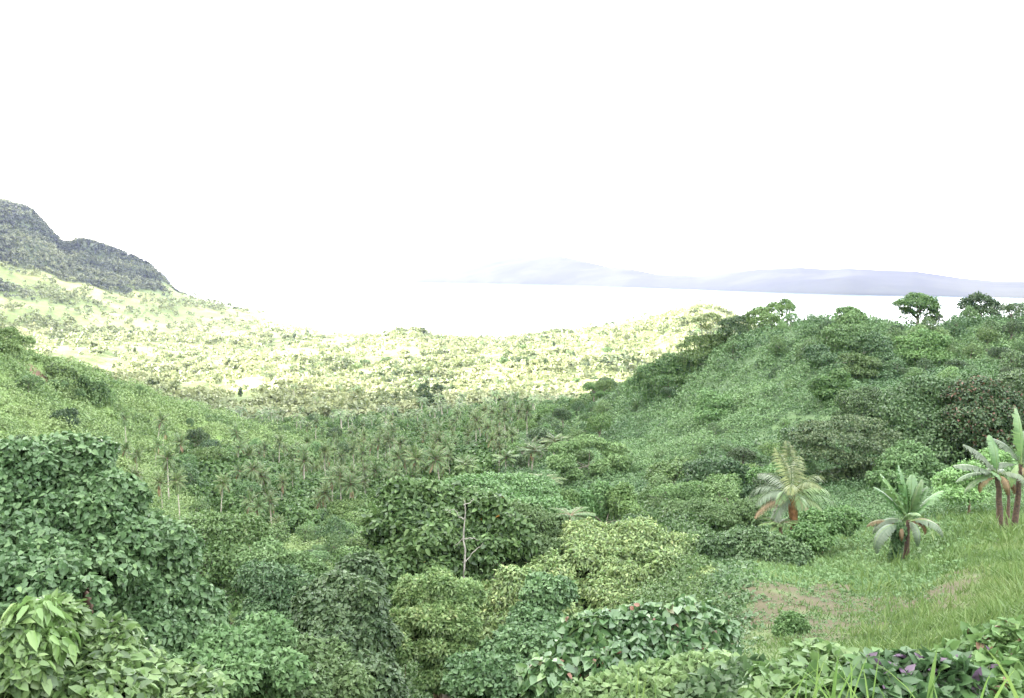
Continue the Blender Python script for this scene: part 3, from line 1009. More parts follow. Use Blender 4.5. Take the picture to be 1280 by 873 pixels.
def grass(name, label, mat, azr, rr, n, h_px, seed, mask, wpx=.09, hmin=.06, hmax=.8):
    rg = np.random.default_rng(seed)
    a = np.radians(rg.uniform(az_of(azr[0]), az_of(azr[1]), n))
    r = np.exp(rg.uniform(math.log(rr[0]), math.log(rr[1]), n))
    x, y = np.sin(a) * r, np.cos(a) * r
    kk = rg.random(n) < mask(x, y, CX + F * np.tan(a), r)
    x, y, r = x[kk], y[kk], r[kk]
    tuft = fbm(x / .9, y / .9, 3, seed)
    x, y = x + (tuft - .5) * .3, y + (fbm(x / .9 + 40, y / .9, 3, seed) - .5) * .3
    z = ground(x, y)
    n = len(x)
    T = rg.normal(size=(n, 3)) * .45 + np.array([0, 0, 1])
    Nn = rg.normal(size=(n, 3))
    L = np.clip(r * h_px / F, hmin, hmax) * rg.uniform(.4, 1.3, n) * (.4 + 1.2 * tuft)
    rnd = np.clip(.45 * rg.random(n) + 1.0 * (fbm(x / 4, y / 4, 3, seed + 1) - .25), 0, 1)
    g = Geo()
    g.leaves(np.stack([x, y, z - .02], -1), T, Nn, L, np.maximum(L * wpx, r * .9 / F), rnd, 0, False, .1, .35)
    o = link(name, g.mesh(name, [M[mat]]))
    tag(o, label, 'grass', kind='stuff')


grass('grass', 'rough green grass growing over the slope around the banana plants', 'grass', (880, 2300), (3.5, 70), 430000, 8.5, 105,
      lambda x, y, u, r: (1 - .85 * dirt_mask(x, y)) * sstep(u, 900, 985) * (.35 + .65 * sstep(u - (r - 32) * 4, 1020, 1180)), .13)


grass('tall_grass', 'taller ragged tufts of grass standing above the turf of the bank', 'grass', (930, 2300), (8, 62), 60000, 19, 106,
      lambda x, y, u, r: (1 - .95 * dirt_mask(x, y)) * sstep(u - (r - 32) * 4, 1000, 1100) * sstep(fbm(x / 1.7, y / 1.7, 3, 12), .52, .62), .07, hmax=1.1)


# ------------------------------------------------------------------ tree prototypes and scattering
def tree_meshes(seed, shape, mat, n, L, W=None, hang=0, bark='bark', joined=False):
    rg = np.random.default_rng(seed)
    W = W or L * .55
    H, Rr = 10.0, 4.2
    B = []
    if shape == 'round':
        for _ in range(13):
            d = nrm(rg.normal(size=3))
            d[2] = abs(d[2]) * 1.1 - .25
            B.append([*(d * np.array([Rr * .62, Rr * .62, 2.6]) + [0, 0, 6.4]), *(np.array([1.9, 1.9, 1.5]) * rg.uniform(.7, 1.2))])
    elif shape == 'wide':
        for _ in range(15):
            th, q = rg.random() * 6.28, rg.random() ** .5
            B.append([math.cos(th) * q * 4.6, math.sin(th) * q * 4.6, 7.6 - q * q * 1.6 + rg.normal() * .35, *(np.array([1.8, 1.8, .65]) * rg.uniform(.7, 1.2))])
    elif shape == 'tall':
        for i in range(14):
            q = i / 13
            th = i * 2.4
            w = 2.0 * math.sin(math.pi * (q * .8 + .17))
            B.append([math.cos(th) * w * .6, math.sin(th) * w * .6, 2.2 + q * 7.2, *(np.array([1.2, 1.2, 1.3]) * rg.uniform(.7, 1.1) * (1.1 - .4 * q))])
    elif shape == 'mound':
        for _ in range(12):
            th, q = rg.random() * 6.28, rg.random() ** .5
            B.append([math.cos(th) * q * 3.3, math.sin(th) * q * 3.3, 6.2 * (1 - q * q * .7) * rg.uniform(.8, 1.15), *(np.array([1.6, 1.6, 2.3]) * rg.uniform(.7, 1.2))])
    B = np.array(B)
    g = Geo()
    SB = np.concatenate([B, sub_blobs(B, 3, rg, .5)])
    blob_leaves(g, SB, n, L, W, rg, False, .35, .45, .5, low=.5)
    if hang:
        strands(g, B, hang, 3.5, L, W, rg)
    t = g if joined else Geo()
    trunk_geo(t, np.array([0, 0, -.4]), np.array([rg.normal() * .3, rg.normal() * .3, H * .5]), B, .26, rg, 1 if joined else 0, 7)
    if joined:
        return (g.mesh('far_tree', [M[mat], M[bark]]),)
    return t.mesh('trunk', [M[bark]]), g.mesh('crown', [M[mat]])


def plant_instance(name, meshes, loc, sc, rz, label, cat, group):
    """A copy of one kind: an Empty with trunk and crown, or one mesh where it stands too far off to show parts."""
    if len(meshes) == 1:
        o = link(name, meshes[0])
    else:
        o = bpy.data.objects.new(name, None)
        COL.objects.link(o)
        for nm, me in zip(('trunk', 'crown'), meshes):
            link(nm, me, o)
    o.location = loc
    o.scale = sc
    o.rotation_euler = (0, 0, rz)
    tag(o, label, cat, group)
    return o


TAKEN = []
NAMED = []


def spots(n, ur, rr, seed, sep, mask=None, tries=40):
    rg = np.random.default_rng(seed)
    out = []
    for _ in range(n * tries):
        if len(out) >= n:
            break
        u = rg.uniform(*ur)
        r = math.exp(rg.uniform(math.log(rr[0]), math.log(rr[1])))
        a = R(az_of(u))
        x, y = math.sin(a) * r, math.cos(a) * r
        if mask is not None and rg.random() > mask(u, r, x, y):
            continue
        s = sep * max(.5, min(1.6, r / 260))
        if any((x - p[0]) ** 2 + (y - p[1]) ** 2 < (s + p[2]) ** 2 / 4 for p in TAKEN):
            continue
        TAKEN.append((x, y, s))
        out.append((x, y, r, u))
    return out


def off_spur(u, r):
    """0 on the open brow of the left slope, which carries only low scrub."""
    return 1 - (sstep(u, 425, 395) * sstep(r - (u - 220) * .35, 245, 270) * sstep(r, 420, 395))


PALM_MID = [palm_meshes(s, H, ln, 26, 4.0, 22, 1.05, .13) for s, H, ln in ((1, 12, .12), (2, 14, .05), (3, 10, .2), (4, 13, .02), (5, 8, .1))]


def far_palm(seed):
    rg = np.random.default_rng(seed)
    g = Geo()
    n = 5
    s = np.linspace(0, 1, n)
    path = np.stack([.8 * s ** 2, 0 * s, 12 * s - .4], 1)
    g.tube(path, .26, 4, 1)
    for i in range(15):
        q = i / 15
        frond(g, path[-1], i * 2.4, R(65) - q * R(95), 4.4 * rg.uniform(.85, 1.1), rg, 7, 1.3, .5, rg.uniform(1.1, 1.6), 0, 1, vdrop=.5)
    return (g.mesh('far_palm', [M['palm'], M['palmbark']]),)


PALM_FAR = [far_palm(s) for s in (11, 12, 13)]
MID = {
    'broad': [tree_meshes(21, 'round', 'broad', 5200, .55), tree_meshes(22, 'wide', 'broad', 5200, .5), tree_meshes(23, 'round', 'dark', 5200, .5), tree_meshes(28, 'round', 'pale', 5200, .5)],
    'mound': [tree_meshes(24, 'mound', 'bright', 5000, .45, hang=60), tree_meshes(25, 'mound', 'vine', 5000, .45, hang=60), tree_meshes(29, 'mound', 'pale', 5000, .45, hang=60)],
}
FAR = {
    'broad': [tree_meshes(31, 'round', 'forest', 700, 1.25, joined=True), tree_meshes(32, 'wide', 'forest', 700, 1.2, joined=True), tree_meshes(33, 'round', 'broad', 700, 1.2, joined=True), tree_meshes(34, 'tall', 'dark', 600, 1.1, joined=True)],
}
rgs = np.random.default_rng(404)


def plant_many(sp, name, pool, hr, label, cat, group, base=10.0, wide=(.85, 1.25), weights=None):
    for (x, y, r, u) in sp:
        me = pool[rgs.choice(len(pool), p=weights)]
        s = rgs.uniform(*hr) / base
        w = s * rgs.uniform(*wide)
        plant_instance(name, me, (x, y, gz(x, y) - .2), (w, w, s), rgs.random() * 6.28, label, cat, group)


# ------------------------------------------------------------------ trees and plants one can tell apart
def T(*a, **k):
    return blob_tree(*a, **k)


# -- the big vine-covered tree on the left
T('vine_covered_tree', 'tall broad tree smothered in heart-shaped vine leaves, with a red-brown broken branch showing low down', 'tree',
  [(72, 582, 58, 40, 24), (15, 605, 45, 45, 23), (110, 650, 65, 55, 23), (25, 680, 75, 60, 22), (100, 700, 85, 50, 22), (175, 705, 62, 60, 23.5),
   (40, 750, 80, 60, 20), (215, 775, 58, 62, 23), (165, 800, 75, 60, 21.5), (240, 830, 45, 55, 23), (150, 870, 100, 60, 21)],
  'vine', 52000, .24, .19, rich=True, seed=5, sub=7, subf=.42, droop=.7, up=.3, shell=.3, hole=[(112, 738, 20.2, 32), (122, 746, 20.2, 30), (112, 740, 18.6, 32), (122, 746, 18.6, 28), (115, 742, 17.2, 30)], bark='redbark', rad=.3,
  extra=[('pale', 900, .2, .15)], bump=.3)
T('leafy_shrub', 'bright light green shrub of large pointed leaves in front of the vine-covered tree', 'shrub',
  [(45, 800, 50, 38, 5.6), (15, 835, 45, 45, 5.2), (110, 812, 55, 32, 5.8), (165, 838, 45, 24, 6.2), (200, 855, 40, 20, 6.4), (90, 865, 100, 40, 5.4), (180, 890, 90, 30, 5.9)],
  'bright', 7500, .115, .075, rich=True, seed=6, sub=4, droop=.75, up=.5, bark='stem', rad=.03, extra=[('spring', 1200, .12, .06), ('vine', 1500, .115, .09)], crown='foliage', shell=.35)
T('leafy_sapling', 'young sapling with long drooping lime green leaves poking above the bright shrub', 'sapling',
  [(48, 770, 26, 24, 5.3), (30, 800, 22, 20, 5.2), (70, 800, 26, 20, 5.2)],
  'spring', 210, .165, .06, rich=True, seed=7, sub=2, droop=1.1, up=.6, bark='stem', rad=.015, crown='foliage', shell=.5)
T('pale_shrub', 'pale soft-leaved shrub at the foot of the vine-covered tree', 'shrub',
  [(285, 815, 42, 28, 17), (330, 800, 38, 25, 19), (270, 850, 55, 30, 16), (345, 845, 45, 30, 17)], 'pale', 9000, .22, .13, seed=8, bark='stem', crown='foliage', sub=5)
T('pale_shrub', 'pale leafy thicket at the bottom of the ravine between two dark trees', 'shrub',
  [(390, 830, 40, 28, 20), (420, 855, 45, 30, 19), (365, 865, 60, 25, 18)], 'pale', 7000, .22, .13, seed=9, bark='stem', crown='foliage', sub=5)
T('creeper_hung_tree', 'dark creeper-hung tree beside the red-brown slip high on the left slope', 'tree',
  [(68, 464, 9, 9, 222), (82, 470, 10, 10, 220), (76, 482, 10, 9, 215)], 'carpetL', 5000, .6, .35, seed=71, hang=70, hanglen=4, extra=[('dark', 900, .6, .35)])
T('creeper_hung_tree', 'pair of creeper curtains with dark gaps right of the red-brown slip', 'tree',
  [(104, 482, 7, 10, 218), (122, 490, 9, 10, 215), (95, 496, 7, 8, 210)], 'pale', 4500, .6, .35, seed=72, hang=70, hanglen=4, extra=[('dark', 900, .6, .35)])
T('small_tree', 'small dark tree alone on the left slope just above the vine-covered tree', 'tree',
  [(74, 522, 8, 6, 140), (86, 520, 8, 6, 141), (80, 528, 12, 6, 140)], 'dark', 3500, .4, .22, seed=73, rad=.16)
T('creeper_hung_tree', 'low creeper mound against the skyline at the top left edge', 'tree',
  [(8, 420, 10, 7, 240), (26, 428, 10, 7, 238), (15, 438, 10, 8, 230)], 'carpetL', 5000, .6, .35, seed=74, hang=60, hanglen=4)
# -- ravine, left of centre
T('round_tree', 'rounded pale green tree standing just beyond the vine-covered tree', 'tree',
  [(245, 675, 45, 36, 66), (295, 668, 42, 30, 68), (265, 705, 58, 34, 65), (310, 715, 35, 36, 66), (225, 715, 35, 35, 66), (275, 738, 50, 28, 64)], 'broad', 14000, .46, .27, seed=12)
T('grey_green_tree', 'dark grey-green tree of rounded clumps low in the ravine', 'tree',
  [(320, 725, 30, 24, 44), (350, 740, 38, 32, 42), (378, 750, 26, 28, 43), (330, 770, 30, 24, 41), (362, 775, 34, 22, 41)], 'dark', 11000, .30, .16, seed=13)
T('grey_green_tree', 'thin dull green tree behind the dark clumped one in the ravine', 'tree',
  [(330, 700, 32, 20, 50), (365, 708, 28, 22, 50), (392, 722, 22, 24, 49)], 'pale', 6000, .33, .18, seed=14)
T('ravine_tree', 'dark blue-green tree hung with leaves in the shadowed ravine beside the yellow-green clumped tree', 'tree',
  [(448, 722, 30, 30, 34), (425, 745, 36, 32, 32), (458, 770, 32, 45, 31), (405, 775, 38, 32, 31), (440, 805, 44, 40, 30), (390, 760, 30, 26, 33), (400, 820, 40, 35, 29), (450, 850, 50, 35, 28), (482, 795, 18, 22, 31.5), (478, 838, 22, 24, 30), (486, 862, 24, 20, 29)],
  'dark', 26000, .30, .2, seed=15, rich=True, droop=.7, shell=.25, hang=30, hanglen=1.4)
T('breadfruit_tree', 'large tree with big lobed leaves, some yellow, around a bare branched snag', 'tree',
  [(520, 625, 42, 26, 48), (500, 660, 40, 34, 46), (560, 630, 38, 28, 48), (545, 670, 48, 34, 45), (605, 650, 40, 34, 47), (590, 690, 46, 30, 45), (500, 705, 40, 34, 44), (640, 672, 34, 30, 46), (480, 740, 30, 34, 42), (548, 705, 46, 26, 44)],
  'broad', 17000, .52, .34, rich=True, seed=16, shell=.55, bump=.35, extra=[('orange', 8, .5, .3), ('spring', 700, .5, .3), ('dark', 2500, .5, .33), ('pale', 2500, .45, .28)], droop=.6, up=.3)
T('vine_mound', 'bright yellow-green mound of creepers behind the breadfruit tree', 'vines',
  [(585, 612, 40, 22, 62), (630, 610, 44, 20, 64), (670, 618, 40, 22, 66), (610, 632, 60, 24, 60), (545, 622, 35, 18, 60), (665, 640, 48, 24, 62)], 'bright', 15000, .34, .24, seed=17, hang=100, hanglen=2.0, trunk=False, crown='foliage')
T('grey_leaf_tree', 'grey-green fine-leaved tree between bright creepers and the yellowish tree', 'tree',
  [(655, 660, 42, 28, 50), (690, 670, 36, 26, 51), (670, 695, 48, 26, 48), (720, 690, 34, 24, 50)], 'pale', 13000, .30, .15, seed=18)
T('clumped_tree', 'low yellow-green tree with tight rounded clumps of leaves', 'tree',
  [(515, 745, 26, 24, 36), (548, 735, 28, 22, 36), (580, 748, 26, 24, 36), (505, 780, 22, 22, 35), (540, 775, 34, 26, 35), (575, 785, 28, 26, 35), (500, 812, 18, 22, 34), (540, 812, 30, 22, 34.5), (580, 815, 22, 18, 34.5), (548, 846, 30, 20, 34), (590, 838, 24, 20, 34)],
  'yellow', 22000, .29, .15, seed=19, sub=9, subf=.33, shell=.18, droop=.2, up=.7, bump=.1, rad=.1, bark='stem')
T('yellowing_tree', 'broad tree of yellowing drooping leaves, the widest crown at the middle of the hillside', 'tree',
  [(745, 700, 52, 34, 46), (800, 680, 48, 30, 48), (700, 730, 46, 34, 44), (770, 740, 55, 36, 43), (835, 715, 45, 32, 46), (640, 745, 46, 36, 42), (690, 775, 48, 30, 40), (860, 690, 30, 24, 48), (820, 755, 45, 26, 42), (740, 675, 38, 22, 49), (610, 790, 38, 34, 40)],
  'yellow', 38000, .40, .17, seed=20, droop=.8, up=.35, shell=.45, bump=.4, rich=False, extra=[('bright', 4000, .28, .13), ('olive', 9000, .3, .13)])
T('yellowing_tree', 'smaller sparse tree with yellowing drooping leaves and bare twigs above the dark shrubs', 'tree',
  [(885, 735, 36, 22, 38), (915, 735, 22, 16, 38), (870, 765, 34, 20, 36), (905, 760, 22, 16, 37)], 'yellow', 6000, .26, .11, seed=21, droop=.8, shell=.6)
T('vine_thicket', 'dark thicket of broad rounded leaves between the two yellow-green crowns', 'vines',
  [(685, 745, 34, 26, 37), (665, 775, 36, 26, 36), (640, 815, 50, 30, 34), (690, 800, 40, 28, 34), (620, 850, 50, 30, 32), (690, 850, 50, 30, 32), (590, 845, 40, 25, 32)],
  'vine', 17000, .30, .23, rich=True, seed=22, trunk=False, crown='foliage')
T('vine_column', 'column-shaped stump wrapped in light green creepers behind the yellowing tree', 'vines',
  [(752, 630, 14, 34, 74), (735, 640, 13, 26, 73)], 'bright', 3500, .34, .2, seed=23, hang=40, hanglen=2, crown='foliage')
T('vine_column', 'rounded creeper-draped mound beside the taller column of creepers', 'vines',
  [(775, 628, 20, 26, 74), (705, 632, 18, 22, 72), (790, 645, 18, 20, 72)], 'broad', 5500, .36, .22, seed=24, hang=60, hanglen=2, crown='foliage')
T('round_leaf_shrub', 'dark shrub with large round leaves tinged red, topmost in front of the yellowing tree', 'shrub',
  [(745, 790, 38, 30, 13), (800, 785, 46, 34, 13.2), (860, 785, 42, 34, 13.5), (720, 830, 40, 34, 12.5), (780, 835, 55, 36, 12.4), (850, 830, 55, 36, 12.8), (900, 805, 26, 28, 13.6), (690, 850, 35, 25, 12), (800, 870, 100, 30, 12)],
  'bigleaf', 7500, .24, .20, rich=True, seed=25, droop=.75, up=.3, bark='stem', rad=.05, crown='foliage', extra=[('rust', 220, .14, .10)], sub=4, bump=.22)
T('creeping_shrub', 'pale creeper spilling over the bank edge below the round-leaved shrub', 'shrub',
  [(880, 845, 60, 18, 8.5), (820, 862, 60, 20, 8), (930, 860, 60, 22, 8), (760, 880, 60, 25, 7.6)], 'pale', 4200, .13, .10, rich=True, seed=26, trunk=False, crown='foliage')
# -- shrubs down the bank to the right
T('dark_shrub', 'rounded dark green shrub, left one of a pair at the top of the dirt bank', 'shrub',
  [(905, 690, 30, 26, 46), (925, 680, 24, 20, 47), (890, 712, 28, 20, 45)], 'vine', 9000, .28, .18, seed=27, bark='stem', crown='foliage')
T('dark_shrub', 'larger leafy dark green shrub beside the creeper bank left of the young coconut palm', 'shrub',
  [(955, 690, 28, 30, 44), (985, 700, 26, 24, 43), (940, 715, 32, 22, 43), (975, 722, 30, 18, 42)], 'vine', 11000, .26, .17, seed=28, bark='stem', crown='foliage')
T('dark_shrub', 'tangle of creepers over a low shrub at the foot of the young coconut palm', 'shrub',
  [(1030, 655, 26, 16, 52), (1055, 652, 24, 14, 53), (1010, 672, 26, 16, 50)], 'broad', 7000, .28, .19, seed=29, bark='stem', crown='foliage')
T('small_bush', 'small round bush standing on the bare dirt patch', 'bush',
  [(988, 781, 17, 14, 22), (980, 787, 13, 10, 21.8), (999, 786, 12, 10, 22)], 'broad', 3200, .12, .075, seed=30, bark='stem', rad=.03, crown='foliage')
# -- mid distance, below the hill
T('umbrella_tree', 'wide flat-topped tree with layered brownish green crown near the palm', 'tree',
  [(1030, 535, 26, 7, 100), (1070, 530, 32, 7, 102), (1100, 545, 22, 7, 101), (1010, 548, 22, 7, 99), (1050, 550, 34, 8, 97), (1085, 560, 26, 8, 98), (1030, 568, 26, 8, 96), (1065, 578, 30, 9, 96), (1045, 596, 22, 9, 96), (1085, 590, 22, 10, 97)],
  'olive', 11000, .42, .2, seed=31, sub=7, subf=.42, shell=.35, droop=.1, up=.8, extra=[('dark', 3000, .4, .2)], low=.9)
T('umbrella_tree', 'spreading light green tree with flat plates of leaves around a dark hollow', 'tree',
  [(705, 560, 20, 8, 168), (735, 552, 22, 8, 172), (765, 562, 20, 9, 172), (700, 578, 20, 10, 164), (772, 578, 18, 11, 168), (725, 570, 18, 8, 176), (752, 585, 14, 10, 166), (712, 592, 14, 8, 163)],
  'pale', 12000, .62, .38, seed=32, sub=5, subf=.45, shell=.35, droop=.2, up=.7, hole=[(738, 585, 161, 12)])
T('pale_tree', 'pale drooping tree between the flat-topped tree and the banana plants', 'tree',
  [(1120, 580, 24, 16, 90), (1145, 572, 24, 16, 92), (1160, 588, 22, 14, 92), (1130, 600, 28, 14, 88), (1105, 600, 18, 14, 88)], 'pale', 10000, .42, .22, seed=33, hang=40, hanglen=2.4)
T('pale_tree', 'dark rounded tree left of the flat-topped tree on the lower slope', 'tree',
  [(880, 590, 26, 16, 108), (910, 592, 26, 18, 106), (895, 615, 36, 18, 104), (925, 618, 22, 16, 102), (862, 612, 20, 14, 106)], 'dark', 11000, .46, .26, seed=34)
T('pale_tree', 'soft pale green tree below the dark rounded one on the lower slope', 'tree',
  [(870, 640, 36, 16, 92), (910, 648, 36, 16, 90), (935, 640, 24, 16, 90), (840, 655, 26, 14, 92)], 'pale', 10000, .42, .24, seed=35)
T('lime_shrub', 'lime green open shrub behind the right-hand banana plants', 'shrub',
  [(1188, 600, 20, 14, 62), (1215, 592, 24, 18, 63), (1240, 575, 20, 14, 64), (1200, 618, 26, 12, 61)], 'spring', 5000, .30, .18, seed=36, bark='stem', crown='foliage', shell=.6)
T('broad_tree', 'large dark tree rising over the hillside lawn, nearest on the right slope', 'tree',
  [(1130, 500, 28, 20, 122), (1165, 490, 34, 20, 124), (1195, 500, 26, 22, 122), (1150, 525, 38, 22, 119), (1190, 530, 30, 24, 118), (1140, 548, 30, 18, 117), (1175, 558, 34, 20, 116)],
  'vine', 16000, .50, .30, seed=37, hang=60, hanglen=3)
T('flowering_tree', 'dark tree with rusty red blossoms on its flank on the right slope', 'tree',
  [(1215, 492, 28, 20, 112), (1245, 500, 26, 22, 112), (1225, 525, 34, 24, 109), (1260, 535, 24, 24, 110), (1205, 545, 24, 20, 107), (1235, 555, 32, 20, 107)],
  'dark', 15000, .46, .27, seed=38, extra=[('rust', 1500, .4, .22)])
T('broad_tree', 'dark spreading tree cut by the picture edge behind the flowering tree', 'tree',
  [(1275, 480, 28, 18, 128), (1300, 500, 30, 24, 124), (1280, 515, 26, 22, 122)], 'dark', 8000, .5, .3, seed=39)
T('fine_leaf_tree', 'rounded fine-leaved grey tree at the edge of the hillside lawn', 'tree',
  [(1065, 500, 18, 14, 128), (1090, 498, 18, 16, 130), (1078, 515, 26, 18, 126), (1058, 528, 16, 14, 125), (1098, 530, 20, 18, 125)], 'dark', 10000, .40, .20, seed=40, extra=[('pale', 2500, .4, .2)])
T('broad_tree', 'round leafy tree at the upper edge of the hillside lawn', 'tree',
  [(1030, 482, 15, 12, 156), (1050, 478, 15, 14, 158), (1040, 494, 20, 10, 155), (1058, 490, 12, 12, 156)], 'broad', 7000, .55, .32, seed=41)
T('broad_tree', 'light plate-leaved tree under the creeper-hung tree on the hill', 'tree',
  [(1068, 450, 13, 7, 168), (1085, 456, 14, 8, 168), (1070, 465, 16, 8, 166), (1088, 470, 10, 6, 166)], 'pale', 6000, .55, .33, seed=42)
T('creeper_hung_tree', 'tree hung with yellow-green creepers in the middle of the hilltop slope', 'tree',
  [(1046, 420, 18, 10, 184), (1070, 420, 16, 12, 185), (1058, 433, 20, 12, 183), (1040, 434, 12, 14, 182)], 'pale', 6500, .6, .36, seed=43, hang=110, hanglen=5)
T('broad_tree', 'dark rounded tree on the hilltop slope with a pale trunk beside it', 'tree',
  [(1140, 432, 16, 12, 178), (1160, 430, 18, 14, 180), (1150, 448, 26, 13, 177), (1172, 446, 14, 14, 178)], 'broad', 8000, .56, .32, seed=44)
T('broad_tree', 'dark understorey tree spreading on both sides beneath the creeper-hung tree', 'tree',
  [(1018, 445, 14, 12, 184), (1030, 452, 12, 10, 182), (1100, 438, 14, 14, 186), (1108, 452, 12, 12, 184), (1090, 428, 14, 10, 188)], 'dark', 7000, .55, .32, seed=45)
# -- the hill crest against the bay
T('hilltop_tree', 'dark round-topped tree alone on the hill crest, left of two against the bay', 'tree',
  [(1130, 380, 10, 6, 206), (1146, 376, 12, 7, 207), (1160, 381, 9, 7, 206), (1136, 391, 9, 7, 206), (1156, 392, 13, 9, 207), (1150, 384, 16, 9, 206)], 'broad', 7500, .62, .34, seed=46, shell=.4, rad=.4)
T('hilltop_tree', 'dark leaning tree alone on the hill crest, right of two against the bay', 'tree',
  [(1212, 385, 10, 9, 206), (1224, 378, 12, 8, 207), (1238, 384, 8, 7, 207), (1216, 395, 11, 8, 206), (1226, 390, 14, 9, 206), (1236, 398, 10, 7, 206)], 'dark', 6500, .6, .34, seed=47, shell=.4, rad=.4)
T('creeper_hung_tree', 'leaning snag draped in creepers on the crest left of the two hilltop trees', 'tree',
  [(1058, 390, 9, 6, 207), (1070, 396, 9, 8, 206), (1064, 408, 12, 12, 204)], 'pale', 4200, .6, .34, seed=48, hang=60, hanglen=4)
T('creeper_hung_tree', 'tree draped in pale creepers at the left shoulder of the hill crest', 'tree',
  [(950, 392, 12, 8, 224), (968, 388, 12, 9, 226), (984, 386, 8, 10, 227), (958, 402, 16, 9, 223)], 'broad', 5500, .66, .38, seed=49, hang=70, hanglen=4)
T('sparse_tree', 'sparse flat-crowned tree with open branches on the hill shoulder', 'tree',
  [(875, 402, 10, 4, 236), (890, 396, 12, 4, 238), (900, 402, 7, 4, 238), (882, 410, 10, 4, 236)], 'yellow', 1700, .6, .3, seed=50, shell=.7, rad=.22)
T('broad_tree', 'dense dark tree beside the sparse flat-crowned tree on the hill shoulder', 'tree',
  [(912, 405, 10, 7, 232), (926, 404, 12, 8, 232), (918, 414, 16, 7, 230)], 'dark', 5000, .6, .34, seed=51)
T('creeper_hung_tree', 'wide tree curtained with creepers over a dark hollow on the left of the hill', 'tree',
  [(870, 432, 18, 9, 232), (892, 430, 18, 10, 233), (912, 434, 18, 10, 230), (880, 444, 20, 9, 228), (928, 440, 10, 9, 226)], 'broad', 8500, .66, .36, seed=52, hang=110, hanglen=5)
T('creeper_hung_tree', 'largest creeper-curtained tree on the left shoulder of the hill', 'tree',
  [(815, 465, 18, 10, 232), (838, 458, 20, 12, 233), (860, 462, 18, 12, 230), (828, 478, 24, 12, 228), (862, 482, 16, 14, 224), (800, 480, 14, 10, 230)], 'broad', 10500, .68, .38, seed=53, hang=150, hanglen=6, extra=[('dark', 2500, .6, .35)])
T('creeper_hung_tree', 'small light green creeper mound on the vine carpet of the hill', 'tree',
  [(885, 502, 12, 12, 182), (902, 508, 14, 12, 182), (893, 520, 18, 10, 180)], 'bright', 5000, .55, .33, seed=54, hang=60, hanglen=4)
T('conifer', 'dark grey columnar conifer at the edge of the shade, left stem of a pair', 'conifer',
  [(529, 488, 8, 10, 600), (530, 503, 11, 13, 600), (528, 516, 12, 9, 600)], 'dark', 4200, 1.5, .5, seed=55, droop=.1)
T('conifer', 'dark grey columnar conifer at the edge of the shade, right stem of a pair', 'conifer',
  [(547, 490, 8, 9, 605), (546, 504, 10, 13, 605), (548, 517, 11, 9, 605)], 'dark', 4200, 1.5, .5, seed=56, droop=.1)


# -- dead branched snag in the breadfruit tree
def snag():
    rg = np.random.default_rng(3)
    b = pt(580, 690, 43.0)
    root = bpy.data.objects.new('dead_snag', None)
    COL.objects.link(root)
    root.location = (b[0], b[1], gz(b[0], b[1]))
    tag(root, 'bare pale forked snag standing among the big lobed leaves', 'dead tree')
    o = np.array(root.location)
    P = lambda u, v, r=43.0: pt(u, v, r) - o
    for nm, pts, r0, r1 in (('trunk', [np.array([0, 0, -.3]), P(579, 690), P(580, 660), P(581, 626)], .065, .02),
                            ('limb', [P(580, 650), P(574, 645), P(568, 637)], .03, .012), ('limb', [P(580, 632), P(588, 627), P(594, 622)], .025, .008),
                            ('limb', [P(579, 674), P(590, 672), P(598, 676)], .028, .01), ('limb', [P(578, 705), P(590, 692), P(604, 680)], .032, .012),
                            ('limb', [P(579, 672), P(572, 680), P(568, 683)], .022, .01), ('limb', [P(568, 637), P(560, 639), P(554, 638)], .014, .006)):
        g = Geo()
        q = np.array(pts)
        t = np.linspace(0, len(q) - 1, 9)
        pth = np.stack([np.interp(t, np.arange(len(q)), q[:, k]) for k in range(3)], 1) + rg.normal(size=(9, 3)) * .03
        g.tube(pth, np.linspace(r0, r1, 9), 6)
        link(nm, g.mesh(nm, [M['deadwood']]), root)


snag()


def red_branch():
    a, b, c, d = (pt(*p) for p in ((118, 765, 20.3), (110, 750, 20.2), (106, 738, 20.1), (122, 748, 20.2)))
    g = Geo()
    base = np.array([a[0], a[1], gz(a[0], a[1])])
    root = bpy.data.objects.new('broken_branch', None)
    COL.objects.link(root)
    root.location = base
    tag(root, 'bare red-brown forked branch in the gap of the vine-covered tree', 'branch')
    g.tube(np.array([[0, 0, -.3], (a - base) * .6, a - base, b - base, c - base]), [.22, .18, .14, .11, .05], 7)
    g.tube(np.array([b - base, (b + d) / 2 - base, d - base]), [.09, .07, .03], 6)
    link('stem', g.mesh('stem', [M['redbark']]), root)
    g = Geo()
    e, f, h = (pt(*p) for p in ((95, 735, 19.6), (125, 745, 19.8), (98, 775, 19.5)))
    g.tube(np.array([e, (e + f) / 2 + [0, 0, .05], f]) - base, [.02, .035, .05], 5)
    g.tube(np.array([f, pt(122, 760, 19.8), h]) - base, [.06, .05, .03], 5)
    link('twig', g.mesh('twig', [M['stem']]), root)


red_branch()


